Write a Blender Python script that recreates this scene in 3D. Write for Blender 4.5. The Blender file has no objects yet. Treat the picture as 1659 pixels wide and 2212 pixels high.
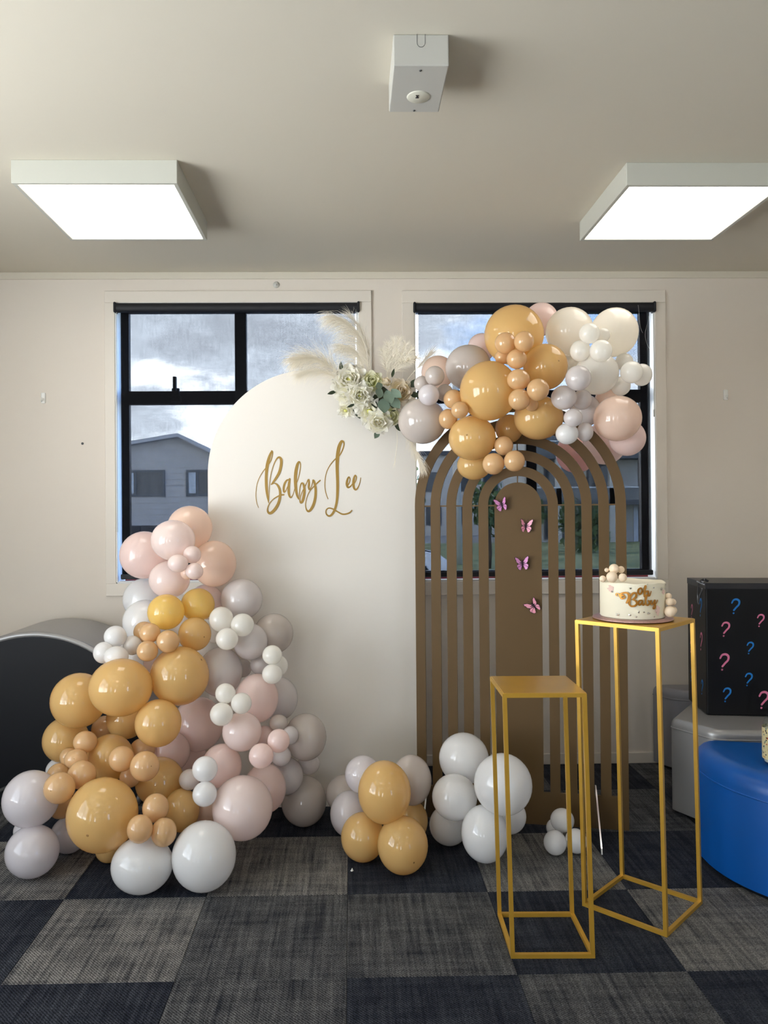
import bpy, bmesh, math, random
from mathutils import Vector, Matrix, Euler
PI = math.pi
random.seed(7)
SC = bpy.context.scene
COL = SC.collection

# ------------------------------------------------------------------ camera
cam_d = bpy.data.cameras.new('camera')
cam = bpy.data.objects.new('camera', cam_d); COL.objects.link(cam)
SC.camera = cam
F_PX = 1687.93                                   # focal length in pixels of the 1659 x 2212 frame
cam_d.sensor_fit = 'VERTICAL'; cam_d.sensor_height = 36.0; cam_d.sensor_width = 27.0
cam_d.lens = F_PX / 2212 * 36.0
cam_d.shift_x = 38.4 / 2212; cam_d.shift_y = -8.71 / 2212
cam_d.clip_start = 0.05; cam_d.clip_end = 400
yaw, pitch, roll = 0.0202, 0.0063, -0.0079
fwd = Vector((math.sin(yaw) * math.cos(pitch), math.cos(yaw) * math.cos(pitch), math.sin(pitch)))
rt = Vector((math.cos(yaw), -math.sin(yaw), 0)); up = rt.cross(fwd)
r2 = rt * math.cos(roll) + up * math.sin(roll); u2 = up * math.cos(roll) - rt * math.sin(roll)
m = Matrix(((r2.x, u2.x, -fwd.x, 0), (r2.y, u2.y, -fwd.y, 0), (r2.z, u2.z, -fwd.z, 1.3544), (0, 0, 0, 1)))
cam.matrix_world = m

# ------------------------------------------------------------------ world: broken cloud over blue sky
def lin(c):
    return tuple(((v / 255) / 12.92 if v / 255 <= 0.04045 else ((v / 255 + 0.055) / 1.055) ** 2.4) for v in c)
def rgba(c): return (*lin(c), 1.0)
SKY_STRENGTH = 6.5
world = bpy.data.worlds.new('sky'); SC.world = world; world.use_nodes = True
wn = world.node_tree.nodes; wl = world.node_tree.links
for n_ in list(wn): wn.remove(n_)
def WN(t, **k):
    n_ = wn.new(t)
    for a_, b_ in k.items(): setattr(n_, a_, b_)
    return n_
tc = WN('ShaderNodeTexCoord')
sep = WN('ShaderNodeSeparateXYZ'); wl.new(tc.outputs['Generated'], sep.inputs[0])
mp = WN('ShaderNodeMapping'); mp.inputs['Scale'].default_value = (1.0, 1.0, 1.9); mp.inputs['Location'].default_value = (3.1, 0.4, 1.3)
wl.new(tc.outputs['Generated'], mp.inputs[0])
nz = WN('ShaderNodeTexNoise'); nz.inputs['Scale'].default_value = 3.4; nz.inputs['Detail'].default_value = 9; nz.inputs['Roughness'].default_value = 0.58
wl.new(mp.outputs[0], nz.inputs['Vector'])
bias = WN('ShaderNodeMath', operation='MULTIPLY_ADD'); bias.inputs[1].default_value = -0.42     # clearer to the right
wl.new(sep.outputs['X'], bias.inputs[0]); wl.new(nz.outputs[0], bias.inputs[2])
cov = WN('ShaderNodeValToRGB'); cov.color_ramp.elements[0].position = 0.33; cov.color_ramp.elements[1].position = 0.46
wl.new(bias.outputs[0], cov.inputs[0])
nz2 = WN('ShaderNodeTexNoise'); nz2.inputs['Scale'].default_value = 6.0; nz2.inputs['Detail'].default_value = 9; nz2.inputs['Roughness'].default_value = 0.6
mp2 = WN('ShaderNodeMapping'); mp2.inputs['Scale'].default_value = (1.0, 1.0, 2.2); mp2.inputs['Location'].default_value = (0.7, 5.2, 0.1)
wl.new(tc.outputs['Generated'], mp2.inputs[0]); wl.new(mp2.outputs[0], nz2.inputs['Vector'])
hz = WN('ShaderNodeMath', operation='MULTIPLY_ADD'); hz.inputs[1].default_value = -0.75; wl.new(sep.outputs['Z'], hz.inputs[0]); wl.new(nz2.outputs[0], hz.inputs[2])
cc = WN('ShaderNodeValToRGB')
cr = cc.color_ramp; cr.elements[0].position = 0.22; cr.elements[0].color = (0.44, 0.47, 0.52, 1)
cr.elements[1].position = 0.52; cr.elements[1].color = (1.7, 1.7, 1.7, 1)
e = cr.elements.new(0.36); e.color = (0.62, 0.67, 0.74, 1)
wl.new(hz.outputs[0], cc.inputs[0])
bl = WN('ShaderNodeMapRange'); bl.inputs['From Min'].default_value = 0.0; bl.inputs['From Max'].default_value = 0.5
wl.new(sep.outputs['Z'], bl.inputs[0])
blue = WN('ShaderNodeMix', data_type='RGBA'); blue.inputs[6].default_value = (0.60, 0.78, 1.0, 1); blue.inputs[7].default_value = (0.10, 0.30, 0.80, 1)
wl.new(bl.outputs[0], blue.inputs[0])
mixs = WN('ShaderNodeMix', data_type='RGBA'); wl.new(cov.outputs[0], mixs.inputs[0]); wl.new(blue.outputs[2], mixs.inputs[6]); wl.new(cc.outputs[0], mixs.inputs[7])
bg = WN('ShaderNodeBackground'); bg.inputs[1].default_value = SKY_STRENGTH; wl.new(mixs.outputs[2], bg.inputs[0])
wo = WN('ShaderNodeOutputWorld'); wl.new(bg.outputs[0], wo.inputs[0])

# ------------------------------------------------------------------ room lamps out of view, exposure
LED = 3.1                                        # radiance of the ceiling panels
LEDC = (1.0, 0.93, 0.84)
for k, (x, y) in enumerate(((-0.92, 0.75), (1.33, 0.75), (-0.92, -1.6), (1.33, -1.6))):
    ld = bpy.data.lights.new('ceiling_panel_lamp', 'AREA'); ld.shape = 'SQUARE'; ld.size = 0.56
    ld.energy = LED * PI * 0.56 * 0.56 * 0.8; ld.color = LEDC
    lo = bpy.data.objects.new('ceiling_panel_lamp', ld); COL.objects.link(lo); lo.location = (x, y, 2.56)
SC.view_settings.view_transform = 'Standard'; SC.view_settings.look = 'None'
SC.view_settings.gamma = 1.0; SC.view_settings.use_curve_mapping = False
SC.view_settings.exposure = 0.62
SC.cycles.max_bounces = 10; SC.cycles.transparent_max_bounces = 24
SC.cycles.sample_clamp_indirect = 8.0; SC.cycles.caustics_reflective = False; SC.cycles.caustics_refractive = False
SC.cycles.use_denoising = True

# ------------------------------------------------------------------ materials
MATS = {}
def newmat(name):
    mt = bpy.data.materials.new(name); mt.use_nodes = True
    nt = mt.node_tree; b = nt.nodes.get('Principled BSDF')
    MATS[name] = mt
    return mt, nt, b
def mat(name, c, rough=0.5, metal=0.0, spec=0.5, var=0.0, scale=8.0, bump=0.0, bscale=60.0, coat=0.0, sheen=0.0):
    mt, nt, b = newmat(name)
    b.inputs['Base Color'].default_value = rgba(c); b.inputs['Roughness'].default_value = rough
    b.inputs['Metallic'].default_value = metal; b.inputs['Specular IOR Level'].default_value = spec
    if coat: b.inputs['Coat Weight'].default_value = coat; b.inputs['Coat Roughness'].default_value = 0.1
    if sheen: b.inputs['Sheen Weight'].default_value = sheen
    tcn = nt.nodes.new('ShaderNodeTexCoord')
    if var:
        n = nt.nodes.new('ShaderNodeTexNoise'); n.inputs['Scale'].default_value = scale; n.inputs['Detail'].default_value = 5
        nt.links.new(tcn.outputs['Object'], n.inputs['Vector'])
        mx = nt.nodes.new('ShaderNodeMix'); mx.data_type = 'RGBA'
        l = lin(c); mx.inputs[6].default_value = (*[v * (1 - var) for v in l], 1); mx.inputs[7].default_value = (*[min(1, v * (1 + var)) for v in l], 1)
        nt.links.new(n.outputs[0], mx.inputs[0]); nt.links.new(mx.outputs[2], b.inputs['Base Color'])
    if bump:
        n2 = nt.nodes.new('ShaderNodeTexNoise'); n2.inputs['Scale'].default_value = bscale; n2.inputs['Detail'].default_value = 4
        nt.links.new(tcn.outputs['Object'], n2.inputs['Vector'])
        bp = nt.nodes.new('ShaderNodeBump'); bp.inputs['Strength'].default_value = bump; bp.inputs['Distance'].default_value = 0.003
        nt.links.new(n2.outputs[0], bp.inputs['Height']); nt.links.new(bp.outputs[0], b.inputs['Normal'])
    return mt
def latex(name, c, trans=0.28):
    mt, nt, b = newmat(name)
    out = nt.nodes['Material Output']
    b.inputs['Base Color'].default_value = rgba(c); b.inputs['Roughness'].default_value = 0.24
    b.inputs['Specular IOR Level'].default_value = 0.6; b.inputs['Coat Weight'].default_value = 0.45; b.inputs['Coat Roughness'].default_value = 0.03
    tcn = nt.nodes.new('ShaderNodeTexCoord')
    n = nt.nodes.new('ShaderNodeTexNoise'); n.inputs['Scale'].default_value = 1.3; n.inputs['Detail'].default_value = 2
    nt.links.new(tcn.outputs['Object'], n.inputs['Vector'])
    mr = nt.nodes.new('ShaderNodeMapRange'); mr.inputs['To Min'].default_value = 0.05; mr.inputs['To Max'].default_value = 0.12
    nt.links.new(n.outputs[0], mr.inputs[0]); nt.links.new(mr.outputs[0], b.inputs['Roughness'])
    tr = nt.nodes.new('ShaderNodeBsdfTranslucent'); tr.inputs[0].default_value = (*[v ** .72 for v in lin(c)], 1)
    mx = nt.nodes.new('ShaderNodeMixShader'); mx.inputs[0].default_value = trans
    nt.links.new(b.outputs[0], mx.inputs[1]); nt.links.new(tr.outputs[0], mx.inputs[2]); nt.links.new(mx.outputs[0], out.inputs[0])
    return mt
for nm, c, t_ in (('mustard', (240, 203, 136), .42), ('tan', (234, 196, 146), .34), ('yellow', (251, 219, 130), .45), ('blush', (252, 236, 231), .40),
               ('pink', (253, 232, 226), .46), ('peach', (252, 228, 211), .46), ('white', (248, 248, 248), .36), ('cream', (249, 247, 241), .48),
               ('ivory', (252, 247, 236), .52), ('grey', (233, 227, 226), .36), ('taupe', (219, 209, 202), .32), ('lilac', (236, 231, 234), .36), ('rose', (246, 204, 198), .5)):
    latex('latex_' + nm, c, t_)
mat('latex_tip', (166, 126, 76), 0.4)
WALL = mat('wall_paint', (224, 215, 203), 0.75, var=0.025, scale=1.2, bump=0.04, bscale=140)
CEIL = mat('ceiling_paint', (214, 207, 191), 0.85, var=0.02, scale=0.9)
TRIM = mat('trim_paint', (225, 217, 205), 0.5, var=0.015, scale=2)
WHITE = mat('white_gloss', (240, 240, 236), 0.35, var=0.01)
LAMPW = mat('lamp_enamel', (196, 196, 186), 0.4, var=0.01)
PLASTIC = mat('white_plastic', (192, 191, 184), 0.4, var=0.01)
PLASTIC2 = mat('aged_plastic', (214, 212, 196), 0.45, var=0.02)
BLACKF = mat('black_aluminium', (30, 30, 36), 0.4, var=0.1)
BLINDBLK = mat('blind_black', (14, 16, 24), 0.6, var=0.08)
REDF = mat('red_sill', (150, 52, 58), 0.5, var=0.08)
GOLD = mat('gold_paint', (206, 161, 62), 0.32, metal=0.4, var=0.12, scale=14, bump=0.05, bscale=90)
GOLDTXT = mat('gold_vinyl', (162, 128, 58), 0.42, metal=0.25, var=0.1, scale=10)
BOARD = mat('white_board', (232, 227, 219), 0.6, var=0.01, scale=1.5)
BROWN = mat('brown_mdf', (97, 74, 41), 0.62, var=0.05, scale=3.0)
BLUEV = mat('blue_vinyl', (10, 88, 172), 0.34, var=0.04, scale=5, bump=0.06, bscale=260)
SILV = mat('silver_vinyl', (156, 155, 154), 0.33, metal=0.35, var=0.05, scale=4, bump=0.08, bscale=220)
GREYV = mat('grey_vinyl', (140, 140, 146), 0.42, metal=0.2, var=0.05, scale=4, bump=0.08, bscale=220)
BLACKV = mat('black_vinyl', (10, 13, 19), 0.55, spec=0.3, var=0.08, scale=5, bump=0.05, bscale=240)
PIPING = mat('grey_piping', (66, 68, 68), 0.5, var=0.1, scale=30)
BLACKBOX = mat('black_card', (7, 8, 12), 0.42, spec=0.3, var=0.12, scale=6, bump=0.08, bscale=12)
TAPE = mat('clear_tape', (104, 104, 106), 0.15, var=0.2, scale=30)
PINKMK = mat('pink_marker', (222, 122, 158), 0.5, var=0.06, scale=40)
BLUEMK = mat('blue_marker', (20, 118, 196), 0.5, var=0.06, scale=40)
FROST = mat('buttercream', (247, 240, 216), 0.55, var=0.025, scale=18, bump=0.18, bscale=28)
FONDANT = mat('fondant_ball', (248, 226, 198), 0.5, var=0.02, scale=30)
SMEAR = mat('pink_frosting', (232, 200, 188), 0.6, var=0.1, scale=60, bump=0.4, bscale=90)
FLAKE = mat('silver_leaf', (200, 196, 186), 0.25, metal=0.9, var=0.3, scale=200)
GLITTER = mat('rose_glitter', (198, 160, 156), 0.3, metal=0.6, var=0.55, scale=420, bump=0.5, bscale=500)
TOPPER = mat('gold_acrylic', (170, 112, 28), 0.28, metal=0.5, var=0.1, scale=40)
CORE = mat('petal_core', (214, 212, 120), 0.6, var=0.15, scale=60)
PAMPAS = mat('pampas', (246, 238, 222), 0.8, var=0.1, scale=20)
STEM = mat('dry_stem', (176, 156, 122), 0.7, var=0.1, scale=30)
LEAF = mat('eucalyptus_leaf', (118, 138, 122), 0.55, var=0.15, scale=30)
LEAFD = mat('dark_leaf', (54, 66, 44), 0.5, var=0.2, scale=30)
DARK = mat('butterfly_body', (46, 22, 36), 0.6, var=0.2, scale=200)
WINGP = mat('wing_pink', (252, 168, 192), 0.5, var=0.18, scale=120)
WINGM = mat('wing_mauve', (222, 150, 206), 0.5, var=0.2, scale=120)
ACRYL = mat('mirror_acrylic', (205, 205, 208), 0.1, metal=0.85, var=0.03)
SLABM = mat('subfloor', (60, 60, 64), 0.9, var=0.1)
def petal_mat(name, c1, c2):
    mt, nt, b = newmat(name)
    g = nt.nodes.new('ShaderNodeTexCoord'); s = nt.nodes.new('ShaderNodeSeparateXYZ'); nt.links.new(g.outputs['Object'], s.inputs[0])
    mr = nt.nodes.new('ShaderNodeMapRange'); mr.inputs['From Min'].default_value = 0.0; mr.inputs['From Max'].default_value = 0.8
    nt.links.new(s.outputs['Z'], mr.inputs[0])
    mx = nt.nodes.new('ShaderNodeMix'); mx.data_type = 'RGBA'; mx.inputs[6].default_value = rgba(c1); mx.inputs[7].default_value = rgba(c2)
    nt.links.new(mr.outputs[0], mx.inputs[0]); nt.links.new(mx.outputs[2], b.inputs['Base Color']); b.inputs['Roughness'].default_value = 0.65
    tr = nt.nodes.new('ShaderNodeBsdfTranslucent'); nt.links.new(mx.outputs[2], tr.inputs[0])
    ms = nt.nodes.new('ShaderNodeMixShader'); ms.inputs[0].default_value = 0.42
    nt.links.new(b.outputs[0], ms.inputs[1]); nt.links.new(tr.outputs[0], ms.inputs[2]); nt.links.new(ms.outputs[0], nt.nodes['Material Output'].inputs[0])
    return mt
PETW = petal_mat('petal_white', (250, 247, 222), (255, 253, 246))
PETC = petal_mat('petal_cream', (236, 222, 170), (250, 240, 222))
PETG = petal_mat('petal_green', (206, 208, 112), (248, 247, 224))
def emit_mat(name, col, s):
    mt, nt, b = newmat(name)
    b.inputs['Base Color'].default_value = (0.8, 0.8, 0.8, 1)
    b.inputs['Emission Color'].default_value = (*col, 1); b.inputs['Emission Strength'].default_value = s
    return mt
DIFFUSER = emit_mat('led_diffuser', LEDC, LED)
def glass_mat(name, tint, gl=0.06):
    mt, nt, b = newmat(name)
    t = nt.nodes.new('ShaderNodeBsdfTransparent'); t.inputs[0].default_value = (*tint, 1)
    g = nt.nodes.new('ShaderNodeBsdfGlossy'); g.inputs['Roughness'].default_value = 0.02
    ms = nt.nodes.new('ShaderNodeMixShader'); ms.inputs[0].default_value = gl
    nt.links.new(t.outputs[0], ms.inputs[1]); nt.links.new(g.outputs[0], ms.inputs[2]); nt.links.new(ms.outputs[0], nt.nodes['Material Output'].inputs[0])
    return mt
GLASS = glass_mat('window_glass', (0.93, 0.95, 0.96), 0.05)
JARG = glass_mat('jar_glass', (0.9, 0.94, 0.95), 0.14)
THREAD = mat('clear_thread', (190, 190, 186), 0.3)
def fabric_mat():
    mt, nt, b = newmat('sunscreen_fabric')
    tcn = nt.nodes.new('ShaderNodeTexCoord')
    def nse(sc, lo, hi):
        mpn = nt.nodes.new('ShaderNodeMapping'); mpn.inputs['Scale'].default_value = sc
        nt.links.new(tcn.outputs['Object'], mpn.inputs[0])
        n = nt.nodes.new('ShaderNodeTexNoise'); n.inputs['Scale'].default_value = 1.0; n.inputs['Detail'].default_value = 3
        nt.links.new(mpn.outputs[0], n.inputs['Vector'])
        r = nt.nodes.new('ShaderNodeMapRange'); r.inputs['From Min'].default_value = 0.3; r.inputs['From Max'].default_value = 0.7
        r.inputs['To Min'].default_value = lo; r.inputs['To Max'].default_value = hi
        nt.links.new(n.outputs[0], r.inputs[0]); return r
    a = nse((420, 1, 14), 0.95, 1.05); c = nse((14, 1, 420), 0.96, 1.04)
    mu = nt.nodes.new('ShaderNodeMath'); mu.operation = 'MULTIPLY'; nt.links.new(a.outputs[0], mu.inputs[0]); nt.links.new(c.outputs[0], mu.inputs[1])
    v = nt.nodes.new('ShaderNodeVectorMath'); v.operation = 'SCALE'; v.inputs[0].default_value = (0.39, 0.393, 0.40)
    nt.links.new(mu.outputs[0], v.inputs['Scale'])
    t = nt.nodes.new('ShaderNodeBsdfTransparent'); nt.links.new(v.outputs[0], t.inputs[0])
    b.inputs['Base Color'].default_value = rgba((70, 72, 80)); b.inputs['Roughness'].default_value = 0.8
    ms = nt.nodes.new('ShaderNodeMixShader'); ms.inputs[0].default_value = 0.08
    nt.links.new(t.outputs[0], ms.inputs[1]); nt.links.new(b.outputs[0], ms.inputs[2]); nt.links.new(ms.outputs[0], nt.nodes['Material Output'].inputs[0])
    return mt
FABRIC = fabric_mat()
def carpet_mat(name, dark, light, lo, hi, weave):
    """woven loop-pile tile: streaks both ways over a fine loop pattern; every tile gets its own offset"""
    mt, nt, b = newmat(name); N = nt.nodes; L = nt.links
    tcn = N.new('ShaderNodeTexCoord'); oi = N.new('ShaderNodeObjectInfo')
    off = N.new('ShaderNodeVectorMath'); off.operation = 'SCALE'; off.inputs[0].default_value = (37.0, 53.0, 0.0); L.new(oi.outputs['Random'], off.inputs['Scale'])
    ad = N.new('ShaderNodeVectorMath'); ad.operation = 'ADD'; L.new(tcn.outputs['Object'], ad.inputs[0]); L.new(off.outputs[0], ad.inputs[1])
    def nse(scale, detail=2.0, rough=0.5):
        mpn = N.new('ShaderNodeMapping'); mpn.inputs['Scale'].default_value = scale; L.new(ad.outputs[0], mpn.inputs[0])
        n = N.new('ShaderNodeTexNoise'); n.inputs['Scale'].default_value = 1.0; n.inputs['Detail'].default_value = detail; n.inputs['Roughness'].default_value = rough
        L.new(mpn.outputs[0], n.inputs['Vector']); return n.outputs[0]
    def math_(op, a, b_):
        mm = N.new('ShaderNodeMath'); mm.operation = op
        for k, v in enumerate((a, b_)):
            if isinstance(v, (int, float)): mm.inputs[k].default_value = v
            else: L.new(v, mm.inputs[k])
        return mm.outputs[0]
    s1 = nse((64, 2.6, 1), 3, 0.62); s2 = nse((3.4, 40, 1), 3, 0.6); blot = nse((9, 9, 1), 2)
    st = math_('ADD', math_('MULTIPLY', s1, 0.50), math_('MULTIPLY', s2, 0.22)); st = math_('ADD', st, math_('MULTIPLY', blot, 0.28))
    rp = N.new('ShaderNodeMapRange'); rp.inputs['From Min'].default_value = lo; rp.inputs['From Max'].default_value = hi; L.new(st, rp.inputs[0])
    mx = N.new('ShaderNodeMix'); mx.data_type = 'RGBA'; mx.inputs[6].default_value = rgba(dark); mx.inputs[7].default_value = rgba(light); L.new(rp.outputs[0], mx.inputs[0])
    # loops about 5 mm
    w1 = N.new('ShaderNodeTexWave'); w1.wave_type = 'BANDS'; w1.bands_direction = 'DIAGONAL'; w1.inputs['Scale'].default_value = 62; w1.inputs['Distortion'].default_value = 2.5; w1.inputs['Detail'].default_value = 1; w1.inputs['Detail Scale'].default_value = 3
    L.new(ad.outputs[0], w1.inputs['Vector'])
    grain = nse((210, 190, 1), 1)
    wv = math_('ADD', math_('MULTIPLY', w1.outputs['Fac'], 0.5), math_('MULTIPLY', grain, 0.9))
    wr = N.new('ShaderNodeMapRange'); wr.inputs['From Min'].default_value = 0.35; wr.inputs['From Max'].default_value = 1.05; wr.inputs['To Min'].default_value = 1 - weave; wr.inputs['To Max'].default_value = 1 + weave; L.new(wv, wr.inputs[0])
    sc = N.new('ShaderNodeVectorMath'); sc.operation = 'SCALE'; L.new(mx.outputs[2], sc.inputs[0]); L.new(wr.outputs[0], sc.inputs['Scale'])
    L.new(sc.outputs[0], b.inputs['Base Color']); b.inputs['Roughness'].default_value = 0.95; b.inputs['Specular IOR Level'].default_value = 0.1
    bp = N.new('ShaderNodeBump'); bp.inputs['Strength'].default_value = 0.5; bp.inputs['Distance'].default_value = 0.003; L.new(wv, bp.inputs['Height']); L.new(bp.outputs[0], b.inputs['Normal'])
    return mt
CARP_L = carpet_mat('carpet_taupe', (50, 52, 57), (121, 120, 118), 0.36, 0.58, 0.7)
CARP_M = carpet_mat('carpet_grey', (42, 44, 50), (98, 99, 100), 0.38, 0.63, 0.75)
CARP_D = carpet_mat('carpet_navy', (33, 36, 45), (60, 64, 72), 0.42, 0.64, 0.75)

# ------------------------------------------------------------------ helpers
def finish(name, bm, m, parent=None, smooth=False, auto=None):
    me = bpy.data.meshes.new(name); bmesh.ops.recalc_face_normals(bm, faces=bm.faces[:]); bm.to_mesh(me); bm.free()
    for mm in (m if isinstance(m, (list, tuple)) else [m]): me.materials.append(mm)
    if smooth:
        for p in me.polygons: p.use_smooth = True
        if auto: me.set_sharp_from_angle(angle=math.radians(auto))
    o = bpy.data.objects.new(name, me); COL.objects.link(o)
    if parent: o.parent = parent
    return o
def tag(o, label, cat, group=None):
    o['label'] = label; o['category'] = cat
    if group: o['group'] = group
    return o
def thing(name, label, cat, loc=(0, 0, 0), rz=0.0, group=None):
    o = bpy.data.objects.new(name, None); COL.objects.link(o); o.location = loc; o.rotation_euler = (0, 0, rz)
    o.empty_display_size = 0.1
    return tag(o, label, cat, group)
def root_struct(name, loc=(0, 0, 0)):
    o = bpy.data.objects.new(name, None); COL.objects.link(o); o.location = loc; o['kind'] = 'structure'; return o
def struct(name, bm, m, parent=None, **k):
    o = finish(name, bm, m, parent, **k)
    if not parent: o['kind'] = 'structure'
    return o
def box(bm, x0, x1, y0, y1, z0, z1, bev=0.0, seg=2):
    r = bmesh.ops.create_cube(bm, size=1.0)
    vs = r['verts']
    for v in vs:
        v.co = Vector((x0 + (v.co.x + .5) * (x1 - x0), y0 + (v.co.y + .5) * (y1 - y0), z0 + (v.co.z + .5) * (z1 - z0)))
    if bev:
        es = list({e for v in vs for e in v.link_edges})
        bmesh.ops.bevel(bm, geom=es, offset=bev, segments=seg, affect='EDGES', profile=0.5)
def bar(bm, p, q, w, d=None):
    """square bar from p to q"""
    p = Vector(p); q = Vector(q); d = d or w
    z = (q - p).normalized(); x = z.orthogonal().normalized() if abs(z.z) < .99 else Vector((1, 0, 0))
    if abs(z.z) < .99: x = Vector((0, 0, 1)).cross(z).normalized()
    y = z.cross(x)
    vs = []
    for c in (p, q):
        for sx, sy in ((-1, -1), (1, -1), (1, 1), (-1, 1)): vs.append(bm.verts.new(c + x * sx * w / 2 + y * sy * d / 2))
    for f in ((3, 2, 1, 0), (4, 5, 6, 7), (0, 1, 5, 4), (1, 2, 6, 5), (2, 3, 7, 6), (3, 0, 4, 7)): bm.faces.new([vs[k] for k in f])
def tube(bm, pts, r, seg=8, closed=False, cap=True):
    pts = [Vector(p) for p in pts]; n = len(pts); rings = []
    ref = Vector((0, 0, 1))
    for i in range(n):
        t = (pts[(i + 1) % n] - pts[i - 1]) if closed else (pts[min(i + 1, n - 1)] - pts[max(i - 1, 0)])
        t.normalize()
        a = ref if abs(t.dot(ref)) < .95 else Vector((1, 0, 0))
        x = a.cross(t).normalized(); y = t.cross(x)
        rr = r[i] if isinstance(r, (list, tuple)) else r
        rings.append([bm.verts.new(pts[i] + (x * math.cos(k * 2 * PI / seg) + y * math.sin(k * 2 * PI / seg)) * rr) for k in range(seg)])
    for i in range(n if closed else n - 1):
        a, b = rings[i], rings[(i + 1) % n]
        for k in range(seg): bm.faces.new((a[k], a[(k + 1) % seg], b[(k + 1) % seg], b[k]))
    if not closed and cap:
        bm.faces.new(rings[0][::-1]); bm.faces.new(rings[-1])
def lathe(bm, prof, seg=40, cx=0, cy=0):
    rings = []
    for r, z in prof:
        if r < 1e-6: rings.append([bm.verts.new((cx, cy, z))])
        else: rings.append([bm.verts.new((cx + r * math.cos(k * 2 * PI / seg), cy + r * math.sin(k * 2 * PI / seg), z)) for k in range(seg)])
    for a, b in zip(rings, rings[1:]):
        for k in range(seg):
            k2 = (k + 1) % seg
            if len(a) == 1 and len(b) == 1: continue
            if len(a) == 1: bm.faces.new((a[0], b[k2], b[k]))
            elif len(b) == 1: bm.faces.new((a[k], a[k2], b[0]))
            else: bm.faces.new((a[k], a[k2], b[k2], b[k]))
def prism(bm, poly, z0, z1, bev=0.0, seg=6):
    """upright cushion block on a convex footprint, rounded top edge"""
    n = len(poly); cx = sum(p[0] for p in poly) / n; cy = sum(p[1] for p in poly) / n
    steps = [(0.0, z0), (0.0, z1 - bev)] + ([(bev * (1 - math.cos(k * PI / 2 / seg)), z1 - bev + bev * math.sin(k * PI / 2 / seg)) for k in range(1, seg + 1)] if bev else [])
    rings = []
    for d, z in steps:
        R = []
        for x, y in poly:
            l = math.hypot(x - cx, y - cy) or 1; f_ = 1 - d / l
            R.append(bm.verts.new((cx + (x - cx) * f_, cy + (y - cy) * f_, z)))
        rings.append(R)
    for a, b in zip(rings, rings[1:]):
        for i in range(n): bm.faces.new((a[i], a[(i + 1) % n], b[(i + 1) % n], b[i]))
    bm.faces.new(rings[0][::-1]); bm.faces.new(rings[-1])
def slab_xz(bm, poly, y0, y1):
    """extrude an outline drawn in x,z along y"""
    a = [bm.verts.new((x, y0, z)) for x, z in poly]; b = [bm.verts.new((x, y1, z)) for x, z in poly]
    n = len(poly); bm.faces.new(a); bm.faces.new(b[::-1])
    for i in range(n): bm.faces.new((a[i], b[i], b[(i + 1) % n], a[(i + 1) % n]))
def catmull(P, n=6):
    P = [tuple(p) for p in P]; Q = [P[0]] + P + [P[-1]]; out = []
    for i in range(1, len(Q) - 2):
        p0, p1, p2, p3 = Q[i - 1], Q[i], Q[i + 1], Q[i + 2]
        for k in range(n):
            t = k / n
            out.append(tuple(0.5 * ((2 * b) + (-a + c) * t + (2 * a - 5 * b + 4 * c - d) * t * t + (-a + 3 * b - 3 * c + d) * t ** 3) for a, b, c, d in zip(p0, p1, p2, p3)))
    out.append(P[-1]); return out
def ribbon(bm, stroke, place, th, lift=0.0, n=6):
    """pen stroke [(x, y, width)...] as a raised strip; place(x, y, h) maps the drawing to the surface"""
    P = catmull(stroke, n); L = []
    for i, (x, y, w) in enumerate(P):
        a = P[max(i - 1, 0)]; b = P[min(i + 1, len(P) - 1)]
        dx, dy = b[0] - a[0], b[1] - a[1]; d = math.hypot(dx, dy) or 1
        nx, ny = -dy / d, dx / d; h = max(w, 1) / 2
        up_ = lift + th + i * 5e-6                      # rises a hair so that crossings do not share a plane
        L.append([bm.verts.new(place(x + nx * s * h, y + ny * s * h, t)) for s, t in ((-1, lift), (1, lift), (1, up_), (-1, up_))])
    for a, b in zip(L, L[1:]):
        for k in range(4): bm.faces.new((a[k], a[(k + 1) % 4], b[(k + 1) % 4], b[k]))
    bm.faces.new(L[0]); bm.faces.new(L[-1][::-1])
    # round pen ends
    for (x, y, w) in (P[0], P[-1]):
        c = [bm.verts.new(place(x + math.cos(k * PI / 4) * w / 2, y + math.sin(k * PI / 4) * w / 2, lift + th * 0.97)) for k in range(8)]
        c2 = [bm.verts.new(place(x + math.cos(k * PI / 4) * w / 2, y + math.sin(k * PI / 4) * w / 2, lift)) for k in range(8)]
        bm.faces.new(c)
        for k in range(8): bm.faces.new((c[k], c2[k], c2[(k + 1) % 8], c[(k + 1) % 8]))
def instance(src, parent, name=None):
    c = src.copy(); COL.objects.link(c); c.parent = parent
    if name: c.name = name
    return c
def copy_tree(o, parent=None):
    c = o.copy(); COL.objects.link(c); c.parent = parent
    for ch in list(o.children): copy_tree(ch, c)
    return c
# ------------------------------------------------------------------ room shell
XL, XR, YB, YW, ZC = -2.6, 2.95, -4.5, 4.182, 2.646
TW = 0.15
bm = bmesh.new(); box(bm, XL - TW, XR + TW, YB - TW, YW + TW, -0.10, -0.010)
floor = struct('floor', bm, SLABM)
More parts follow.
